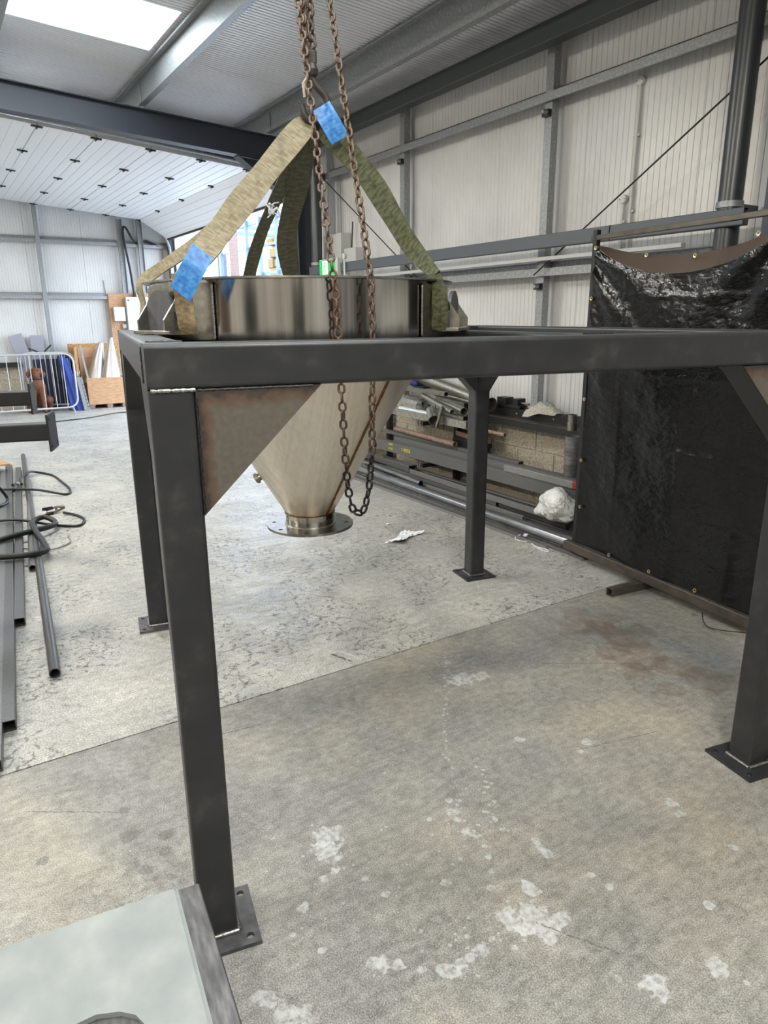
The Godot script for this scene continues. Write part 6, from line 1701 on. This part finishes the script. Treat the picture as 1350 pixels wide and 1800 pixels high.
func build_gable() -> void:
	# sheeting rails and uprights on the far wall
	for e in [[3.105, 3.5, "upper galvanised sheeting rail on the far wall"], [2.1, 3.19, "lower galvanised sheeting rail on the far wall"]]:
		solo("gable_rail", zed(0.1, 0.06, e[1] + 7.9), M.galvanised, along(Vector3(-7.9, e[0], FAR + 0.07), Vector3(e[1], e[0], FAR + 0.07), Vector3(0, 0, 1)), e[2], "rail")
	solo("gable_rail", zed(0.1, 0.06, 0.9), M.galvanised, along(Vector3(3.6, 3.09, FAR + 0.07), Vector3(4.5, 3.09, FAR + 0.07), Vector3(0, 0, 1))  , "short galvanised sheeting rail between the cable channels and the corner", "rail")
	for x in [2.06, -0.2]:
		solo("gable_post", box_mesh(Vector3(0.075, 4.0, 0.05), 0.003), M.galvanised, at(x, 2.0, FAR + 0.13), "galvanised upright post on the far wall behind the barriers", "post", "posts on the far wall")
	# cable uprights
	for e in [[3.55, "closer to the barriers"], [3.93, "closer to the open door"]]:
		var u := thing("cable_channel", "tall galvanised cable channel above the fuse boards %s" % e[1], "channel", at(e[0], 2.16, FAR + 0.14))
		part(u, "channel", ext_mesh(poly([Vector2(-0.05, -0.03), Vector2(0.05, -0.03), Vector2(0.05, 0.03), Vector2(0.044, 0.03), Vector2(0.044, -0.024), Vector2(-0.044, -0.024), Vector2(-0.044, 0.03), Vector2(-0.05, 0.03)]), 1.38), M.galvanised, Transform3D(Basis(Vector3.RIGHT, Vector3(0, 0, 1), Vector3(0, -1, 0)), Vector3(0, 1.38, 0)))
	solo("supply_cable", tube_mesh(smooth_path([Vector3(3.7, 2.05, FAR + 0.2), Vector3(3.66, 2.6, FAR + 0.22), Vector3(3.6, 3.1, FAR + 0.22), Vector3(3.6, 3.36, FAR + 0.22), Vector3(3.66, 3.38, FAR + 0.2), Vector3(3.76, 3.2, FAR + 0.18), Vector3(3.88, 3.1, FAR + 0.1), Vector3(4.05, 3.16, FAR + 0.1), Vector3(4.3, 3.06, FAR + 0.1)], 8), 0.022, 8), M.black_rubber, Transform3D(), "thick black supply cable looping between the two cable channels", "cable")
	solo("thin_conduit", tube_mesh([Vector3(3.2, 2.15, FAR + 0.02), Vector3(3.18, 2.4, FAR + 0.02)], 0.012, 6), M.off_white_plastic, Transform3D(), "thin pale conduit stub above the lower rail on the far wall", "conduit")
	solo("corner_conduit", tube_mesh([Vector3(4.36, 1.4, FAR + 0.02), Vector3(4.36, 3.02, FAR + 0.02)], 0.014, 6), M.off_white_plastic, Transform3D(), "white conduit rising beside the corner of the far wall", "conduit")
	# backboard with electrics
	var bb := thing("backboard", "plywood backboard carrying the fuse boards on the far wall", "board", at(3.65, 1.05, FAR + 0.13))
	part(bb, "board", box_mesh(Vector3(0.9, 1.1, 0.03), 0.002), M.plywood, at(0, 0.55, 0))
	for x in [-0.4, 0.4]:
		part(bb, "batten", box_mesh(Vector3(0.05, 1.1, 0.08), 0.002), M.plywood, at(x, 0.55, -0.055))
	var fb := thing("fuse_board", "large white fuse board cabinet with handwriting on the plywood", "fuse board", at(3.75, 1.4, FAR + 0.15))
	part(fb, "cabinet", box_mesh(Vector3(0.48, 0.68, 0.12), 0.008), M.white_plastic, at(0, 0.34, 0.06))
	part(fb, "lock", box_mesh(Vector3(0.03, 0.03, 0.01), 0.002), M.black_plastic, at(-0.2, 0.62, 0.125))
	for k in 3:
		part(fb, "handwriting", tube_mesh(smooth_path([Vector3(-0.1, 0.6 - 0.035 * k, 0.1215), Vector3(-0.06, 0.615 - 0.035 * k, 0.1215), Vector3(-0.03, 0.6 - 0.035 * k, 0.1215), Vector3(0.02, 0.612 - 0.035 * k, 0.1215), Vector3(0.06, 0.598 - 0.035 * k, 0.1215), Vector3(0.1, 0.61 - 0.035 * k, 0.1215)], 3), 0.003, 4), M.blue_card)
	var cu := thing("consumer_unit", "small white consumer unit with breakers beside the large fuse board", "fuse board", at(3.37, 1.62, FAR + 0.15))
	part(cu, "case", box_mesh(Vector3(0.21, 0.27, 0.09), 0.006), M.white_plastic, at(0, 0.135, 0.045))
	part(cu, "cover_flap", box_mesh(Vector3(0.18, 0.09, 0.012), 0.003), M.off_white_plastic, at(0, 0.1, 0.093))
	part(cu, "cover_flap", box_mesh(Vector3(0.18, 0.06, 0.012), 0.003), M.off_white_plastic, at(0, 0.2, 0.093))
	for e in [[3.45, 1.52, 0.09, 0.09, "single metal clad socket under the consumer unit"], [3.43, 1.36, 0.15, 0.09, "double metal clad socket on the plywood backboard"]]:
		var so := thing("wall_socket", e[4], "socket", at(e[0], e[1], FAR + 0.15))
		part(so, "box", box_mesh(Vector3(e[2], e[3], 0.05), 0.006), M.galvanised, at(0, 0, 0.025))
		part(so, "switch", box_mesh(Vector3(0.02, 0.03, 0.012), 0.002), M.white_plastic, at(0, 0, 0.054))
	solo("junction_case", box_mesh(Vector3(0.09, 0.1, 0.07), 0.006), M.white_plastic, at(3.78, 2.14, FAR + 0.18), "small white junction case on top of the large fuse board", "box")
	solo("red_bell", lathe_mesh([Vector2(0, 0.04), Vector2(0.05, 0.035), Vector2(0.07, 0.0), Vector2(0, 0)], 16), M.red_paint, Transform3D(Basis(Vector3.RIGHT, PI / 2), Vector3(4.06, 1.98, FAR + 0.15)), "small red alarm bell on the plywood backboard", "bell")
	# crate with cut sheet cones
	var cr := thing("timber_crate", "open timber crate on pallet blocks holding bent metal sheets", "crate", at(2.8, 0, -14.62))
	part(cr, "front_board", box_mesh(Vector3(0.72, 0.5, 0.025), 0.002), M.plywood, at(0.03, 0.33, 0.38))
	part(cr, "back_board", box_mesh(Vector3(0.95, 1.1, 0.02), 0.002), M.strandboard, at(0.0, 0.65, -0.32))
	part(cr, "side_board", box_mesh(Vector3(0.02, 1.05, 0.62), 0.002), M.strandboard, Transform3D(Basis(Vector3.UP, -0.25), Vector3(-0.4, 0.63, 0.02)))
	part(cr, "side_board", box_mesh(Vector3(0.02, 0.5, 0.7), 0.002), M.plywood, at(0.4, 0.33, 0.03))
	part(cr, "floor_board", box_mesh(Vector3(0.8, 0.03, 0.72), 0.002), M.plywood, at(0, 0.095, 0.03))
	for x in [-0.28, 0.05, 0.33]:
		part(cr, "pallet_block", box_mesh(Vector3(0.1, 0.08, 0.7), 0.003), M.post_wood, at(x, 0.04, 0.03))
	part(cr, "steel_edge", box_mesh(Vector3(0.035, 1.15, 0.02), 0.002), M.galvanised, Transform3D(Basis(Vector3(0, 0, 1), 0.12), Vector3(-0.3, 0.62, 0.36)))
	var n := 0
	for e in [[2.97, -14.52, 0.22, 0.9, 0.03, "bright bent steel cone standing in the crate", -0.1], [2.7, -14.68, 0.22, 0.82, 0.05, "dull bent steel cone leaning behind the bright cone", -0.24]]:
		var mb := MB.new()
		mb.lathe(Transform3D(), PackedVector2Array([Vector2(e[2], 0.0), Vector2(e[4], e[3])]), 28, -2.2, 2.2)
		mb.lathe(Transform3D(), PackedVector2Array([Vector2(e[4] - 0.003, e[3]), Vector2(e[2] - 0.003, 0.0)]), 28, -2.2, 2.2)
		solo("sheet_cone", mb.mesh(), M.mirror_sheet, Transform3D(Basis(Vector3(0, 0, 1), e[6]), Vector3(e[0], 0.42, e[1])), e[5], "sheet metal")
		n += 1
	solo("cardboard_box", box_mesh(Vector3(0.3, 0.2, 0.1), 0.004), M.cardboard, at(2.62, 1.03, -14.87), "flat cardboard box leaning inside the timber crate", "box")
	solo("box_packer", box_mesh(Vector3(0.28, 0.82, 0.08), 0.004), M.cardboard, at(2.62, 0.52, -14.87), "tall cardboard sleeve under the flat box in the crate", "box")
	solo("leaning_strap", tube_mesh([Vector3(3.3, 1.62, FAR + 0.18), Vector3(3.12, 1.2, -14.85), Vector3(2.85, 1.1, -14.93)], 0.008, 6), M.clamp_metal, Transform3D(), "thin grey cable hanging from the consumer unit towards the crate", "cable")
	# blue racking parts and navy sheets
	var i := 0
	for e in [[2.2, -14.22, 0.16, 1.0, 0.1], [2.3, -14.18, 0.1, 0.98, 0.16], [2.4, -14.12, 0.02, 0.62, 0.12], [2.16, -14.3, 0.2, 0.7, -0.25], [2.42, -14.2, 0.05, 0.55, 0.32]]:
		var up := thing("rack_upright", ["tall blue perforated racking upright leaning by the crate", "second blue racking upright leaning tight behind the short one", "short bright faced blue racking post standing before the others", "blue racking post leaning towards the barrier", "blue racking brace slanting beside the crate"][i], "racking", Transform3D(Basis(Vector3(0, 0, 1), e[4]) * Basis(Vector3.RIGHT, -e[2]), Vector3(e[0], 0.002, e[1])))
		part(up, "profile", ext_mesh(poly([Vector2(-0.05, -0.035), Vector2(0.05, -0.035), Vector2(0.05, 0.035), Vector2(0.02, 0.035), Vector2(0.02, 0.028), Vector2(-0.02, 0.028), Vector2(-0.02, 0.035), Vector2(-0.05, 0.035)]), e[3]), M.blue_rack if i != 2 else M.galvanised, Transform3D(Basis(Vector3.RIGHT, Vector3(0, 0, 1), Vector3(0, -1, 0)), Vector3(0, e[3], 0)))
		for k in int(e[3] / 0.07) - 1:
			part(up, "slot", box_mesh(Vector3(0.012, 0.03, 0.002), 0), M.navy_sheet, at(0.035, 0.06 + 0.07 * k, 0.0355))
		i += 1
	for k in 3:
		solo("navy_sheet", box_mesh(Vector3(0.62, 0.92 - 0.04 * k, 0.025), 0.004), M.navy_sheet, Transform3D(Basis(Vector3.RIGHT, -0.14), Vector3(2.0 + 0.03 * k, 0.47 - 0.02 * k, -14.96 + 0.045 * k)), "dark navy sheet leaning behind the angled barrier", "sheet", "navy sheets by the far wall")
	solo("black_bundle", tube_mesh(smooth_path([Vector3(2.08, 0.5, -14.72), Vector3(2.12, 0.92, -14.73), Vector3(2.2, 0.98, -14.72), Vector3(2.28, 0.9, -14.7), Vector3(2.3, 0.5, -14.69)], 6), 0.05, 8), M.black_plastic, Transform3D(), "black padded bundle hung behind the blue racking", "bundle")
	for e in [[1.6, 0.45, 0.25, 0.13, "pale grey board leaning against the far wall above the barrier"], [1.8, 0.38, -0.03, 0.13, "second grey board standing upright beside the leaning board"]]:
		solo("grey_board", box_mesh(Vector3(0.24, e[1] + 0.8, 0.02), 0.002), M.pale_board, Transform3D(Basis(Vector3(0, 0, 1), e[2]), Vector3(e[0], 0.78, FAR + 0.13 + 0.03 * absf(e[2]))), e[4], "board")
	for e in [[1.62, 1.24, 1.85, 1.14], [1.82, 1.12, 2.0, 1.3]]:
		solo("black_rod", tube_mesh([Vector3(e[0], e[1] - 0.1, -14.75), Vector3(e[2], e[3] - 0.1, -14.7)], 0.014, 6), M.black_steel, Transform3D(), "thin black rod sticking up behind the angled barrier", "rod", "rods behind the barriers")
	solo("gable_tube", box_mesh(Vector3(3.0, 0.09, 0.06), 0.004), M.black_steel, at(0.0, 0.84, FAR + 0.18), "dark steel tube along the top of the far block wall", "tube")
	solo("floor_cable", tube_mesh(smooth_path([Vector3(3.6, 0.008, -13.2), Vector3(2.8, 0.008, -13.3), Vector3(2.2, 0.008, -12.9), Vector3(1.6, 0.008, -12.7), Vector3(0.9, 0.008, -12.2)], 8), 0.012, 6), M.black_rubber, Transform3D(), "black cable lying across the floor in front of the barriers", "cable")

func post_part(a: Vector3, b: Vector3, label: String) -> void:
	# lying post with a square end plate at a
	var t := thing("flanged_post", label, "steel post", along(a, b))
	var L := a.distance_to(b)
	part(t, "shaft", ext_mesh(rrect(0.1, 0.1, 0.012, 3), L, 0.006), M.black_paint)
	var mb := MB.new()
	for sx in [-1, 1]:
		for sz in [-1, 1]:
			mb.holed(Transform3D(Basis(), Vector3(0, 0, -0.012)), PackedVector2Array([Vector2(0, 0), Vector2(0.105 * sx, 0), Vector2(0.105 * sx, 0.105 * sz), Vector2(0, 0.105 * sz)]), Vector2(0.078 * sx, 0.078 * sz), 0.011, 0.012)
	part(t, "end_plate", mb.mesh(), M.black_paint)
	for s in [[Vector3(-0.05, 0.052, 0.002), Vector3(0.05, 0.052, 0.002)], [Vector3(-0.052, -0.05, 0.002), Vector3(-0.052, 0.05, 0.002)]]:
		part(t, "weld_bead", weld(s[0], s[1], 0.005), M.weld_dark)

func build_left_floor() -> void:
	# tubes on the floor
	var g := "flat box tubes laid side by side on the floor"
	var k := 0
	for e in [[0.60, -8.9, 0.045, -2.98], [0.53, -8.6, -0.03, -2.7], [0.45, -8.4, -0.1, -2.6], [0.37, -8.2, -0.17, -2.6], [0.29, -8.4, -0.25, -2.7]]:
		bar("box", Vector3(e[0], 0.026, e[1]), Vector3(e[2], 0.026, e[3]), 0.07, 0.05, M.stock_steel, "floor_tube", "flat grey box tube laid on the floor beside the round pipes", "tube", g)
		k += 1
	bar("box", Vector3(0.675, 0.026, -8.7), Vector3(0.21, 0.026, -4.1), 0.055, 0.05, M.stock_steel, "floor_tube", "slim box tube ending short beside the round pipes on the floor", "tube")
	bar("pipe", Vector3(0.7, 0.025, -8.0), Vector3(0.385, 0.025, -5.03), 0.05, 0.05, M.stock_steel, "floor_pipe", "shorter round pipe lying on the floor beside the box tubes", "pipe")
	bar("pipe", Vector3(0.82, 0.026, -9.6), Vector3(0.283, 0.026, -3.36), 0.052, 0.05, M.stock_steel, "floor_pipe", "long round pipe lying loose on the floor", "pipe")
	# welding leads
	solo("welding_lead", tube_mesh(smooth_path([Vector3(0.1, 0.07, -5.6), Vector3(0.35, 0.075, -5.75), Vector3(0.6, 0.06, -5.9), Vector3(0.68, 0.05, -6.05), Vector3(0.62, 0.07, -6.2), Vector3(0.52, 0.07, -6.1), Vector3(0.5, 0.08, -5.8), Vector3(0.52, 0.06, -5.45), Vector3(0.5, 0.055, -5.28), Vector3(0.35, 0.075, -5.2), Vector3(0.05, 0.08, -5.3)], 8), 0.022, 8), M.black_rubber, Transform3D(), "thick black welding lead looped over the tubes on the floor", "cable")
	solo("welding_lead", tube_mesh(smooth_path([Vector3(0.1, 0.075, -6.3), Vector3(0.4, 0.07, -6.25), Vector3(0.614, 0.02, -6.17), Vector3(0.74, 0.012, -6.05), Vector3(0.85, 0.012, -5.99), Vector3(0.915, 0.012, -6.16), Vector3(0.88, 0.012, -6.35), Vector3(0.8, 0.02, -6.46)], 8), 0.011, 8), M.black_rubber, Transform3D(), "black earth lead running to the clamp on the concrete", "cable")
	solo("welding_lead", tube_mesh(smooth_path([Vector3(0.3, 0.075, -7.5), Vector3(0.5, 0.07, -7.46), Vector3(0.717, 0.06, -7.32), Vector3(0.934, 0.012, -7.2), Vector3(1.004, 0.012, -7.4), Vector3(0.99, 0.012, -7.8), Vector3(0.96, 0.012, -8.2), Vector3(0.85, 0.02, -8.42), Vector3(0.74, 0.06, -8.3), Vector3(0.62, 0.075, -7.9), Vector3(0.6, 0.075, -7.62)], 8), 0.012, 8), M.black_rubber, Transform3D(), "black cable loop lying around the far end of the tubes", "cable")
	solo("thin_lead", tube_mesh(smooth_path([Vector3(0.36, 0.01, -5.62), Vector3(0.56, 0.01, -5.45), Vector3(0.7, 0.01, -5.55), Vector3(0.72, 0.01, -5.75)], 8), 0.005, 6), M.clamp_metal, Transform3D(), "thin grey wire curved on the concrete by the welding lead", "wire")
	for e in [[Vector3(0.75, 0.035, -6.55), 0.5, "earth clamp with black grips lying on the concrete"], [Vector3(0.55, 0.085, -7.55), 1.2, "earth clamp resting on top of the tubes"]]:
		var c := thing("earth_clamp", e[2], "clamp", Transform3D(Basis(Vector3.UP, e[1]), e[0]))
		for s in [-1, 1]:
			part(c, "jaw_arm", tube_mesh([Vector3(-0.09, 0.012 * s, 0), Vector3(0, 0.022 * s, 0), Vector3(0.09, 0.004 * s, 0)], 0.01, 6), M.clamp_metal)
			part(c, "grip", tube_mesh([Vector3(-0.12, 0.03 * s, 0.0), Vector3(-0.03, 0.024 * s, 0.0)], 0.014, 8), M.black_rubber)
		part(c, "spring", tube_mesh([Vector3(0, -0.02, 0.012), Vector3(0, 0.02, 0.012)], 0.012, 8), M.clamp_metal)
	solo("ply_offcut", box_mesh(Vector3(0.5, 0.018, 0.5), 0.002), M.plywood, Transform3D(Basis(Vector3.UP, 0.2), Vector3(0.3, 0.12, -8.75)), "small plywood board lying across the far tubes", "board")
	solo("ply_block", box_mesh(Vector3(0.3, 0.055, 0.3), 0.004), M.post_wood, at(0.25, 0.08, -8.75), "timber block beneath the small plywood board", "timber")
	solo("chair_leg_frame", tube_mesh(smooth_path([Vector3(0.1, 0.5, -6.9), Vector3(0.3, 0.3, -6.95), Vector3(0.42, 0.08, -7.0), Vector3(0.3, 0.065, -6.8), Vector3(0.05, 0.065, -6.7)], 6), 0.014, 8), M.black_steel, Transform3D(), "bent dark tube stand resting on the floor tubes", "stand")
	# lying posts on trestles just outside the picture
	var a1 := Vector3(0.52, 1.04, -4.2)
	post_part(Vector3(0.545, 1.025, -4.45), Vector3(-1.1, 1.015, -5.0), "black steel post with a square end plate lying on a trestle close to the frame")
	post_part(Vector3(0.58, 1.12, -5.52), Vector3(-1.1, 1.12, -5.95), "black steel post with an end plate lying behind the closer one")
	for e in [[-0.5, -4.79, 0.962], [-0.5, -5.8, 1.065]]:
		var t := thing("trestle", "steel trestle carrying the black post %s" % ("closer to the frame" if e[1] > -5 else "further from the frame"), "trestle", at(e[0], 0, e[1], 0.3))
		part(t, "top_bar", box_mesh(Vector3(0.06, 0.06, 0.9), 0.004), M.black_steel, at(0, e[2] - 0.03, 0))
		for sz in [-0.4, 0.4]:
			for sx in [-1, 1]:
				part(t, "leg", tube_mesh([Vector3(0.25 * sx, 0.012, sz), Vector3(0.02 * sx, e[2] - 0.06, sz)], 0.02, 6), M.black_steel)

func build_bench() -> void:
	# bench under the camera side, with two film-faced sheets on top
	var ang := deg_to_rad(-6.5)
	var corner := Vector3(0.247, 0.75, -0.962)      # far right corner of the steel top
	var xf := Transform3D(Basis(Vector3.UP, ang), corner)
	var b := thing("steel_bench", "low steel work bench with a dark plate top in the foreground", "bench", Transform3D(Basis(Vector3.UP, ang), Vector3(corner.x, 0, corner.z)))
	part(b, "top_plate", box_mesh(Vector3(1.3, 0.03, 0.72), 0.003), M.bench_steel, at(-0.65, 0.735, 0.36))
	for x in [-0.25, -1.2]:
		for z in [0.25, 0.62]:
			part(b, "leg", ext_mesh(rrect(0.05, 0.05, 0.006, 2), 0.72, 0.003), M.black_steel, Transform3D(Basis(Vector3.RIGHT, Vector3(0, 0, -1), Vector3.UP), Vector3(x, 0, z)))
	# sheets: outline in bench coordinates (x to the left is negative), with a round hole
	for e in [[0.0, 0.004, "lower film faced white sheet lying on the bench, edge showing beyond the top one"], [-0.006, 0.004, "top film faced white sheet with a round hole lying on the bench"]]:
		var mb := MB.new()
		var y := 0.75 if e[0] == 0.0 else 0.7541
		var o := PackedVector2Array([Vector2(-0.035 + e[0], 0.004), Vector2(-0.035 + e[0], 0.7), Vector2(-0.7, 0.7), Vector2(-0.7, 0.004)])
		mb.holed(Transform3D(Basis(Vector3.RIGHT, Vector3(0, 0, 1), Vector3.UP), Vector3.ZERO), o, Vector2(-0.183, 0.255), 0.08, 0.004)
		solo("white_sheet", mb.mesh(), M.film_sheet, Transform3D(Basis(Vector3.UP, ang), Vector3(corner.x, y, corner.z)), e[2], "sheet")

func build_behind() -> void:
	# unseen cabinets placed behind the camera; they give dark and brown bands mirrored in the hopper shell
	for e in [[-1.9, 3.2, 0.5, "cabinet_dark", 0.9, "unseen dark cabinet behind the work bench, darkens the hopper reflection"], [0.9, 4.6, -0.2, "cabinet_brown", 0.8, "unseen brown cupboard behind the work bench, tints the hopper reflection"], [2.9, 3.4, -0.7, "cabinet_dark", 1.0, "unseen dark cabinet beyond the screen, darkens the hopper reflection"], [-4.6, 0.6, 1.2, "cabinet_dark", 1.2, "unseen wide dark cabinet by the left wall, darkens the hopper reflection"], [-3.4, -1.8, 1.5, "cabinet_brown", 0.6, "unseen narrow brown cupboard by the left wall, tints the hopper reflection"]]:
		var c := thing("unseen_cabinet", e[5], "cabinet", at(e[0], 0, e[1], PI + e[2]))
		var w: float = e[4]
		part(c, "body", box_mesh(Vector3(w, 2.1, 0.5), 0.01), M[e[3]], at(0, 1.08, 0))
		part(c, "plinth", box_mesh(Vector3(w - 0.06, 0.06, 0.44), 0.002), M.black_plastic, at(0, 0.03, 0))
		for s in [-1, 1]:
			var d := part(c, "door", box_mesh(Vector3(w / 2 - 0.012, 1.98, 0.02), 0.004), M[e[3]], at(s * w / 4, 1.08, 0.262))
			part(d, "handle", box_mesh(Vector3(0.02, 0.16, 0.03), 0.006), M.clamp_metal, at(-s * (w / 4 - 0.05), 0, 0.022))
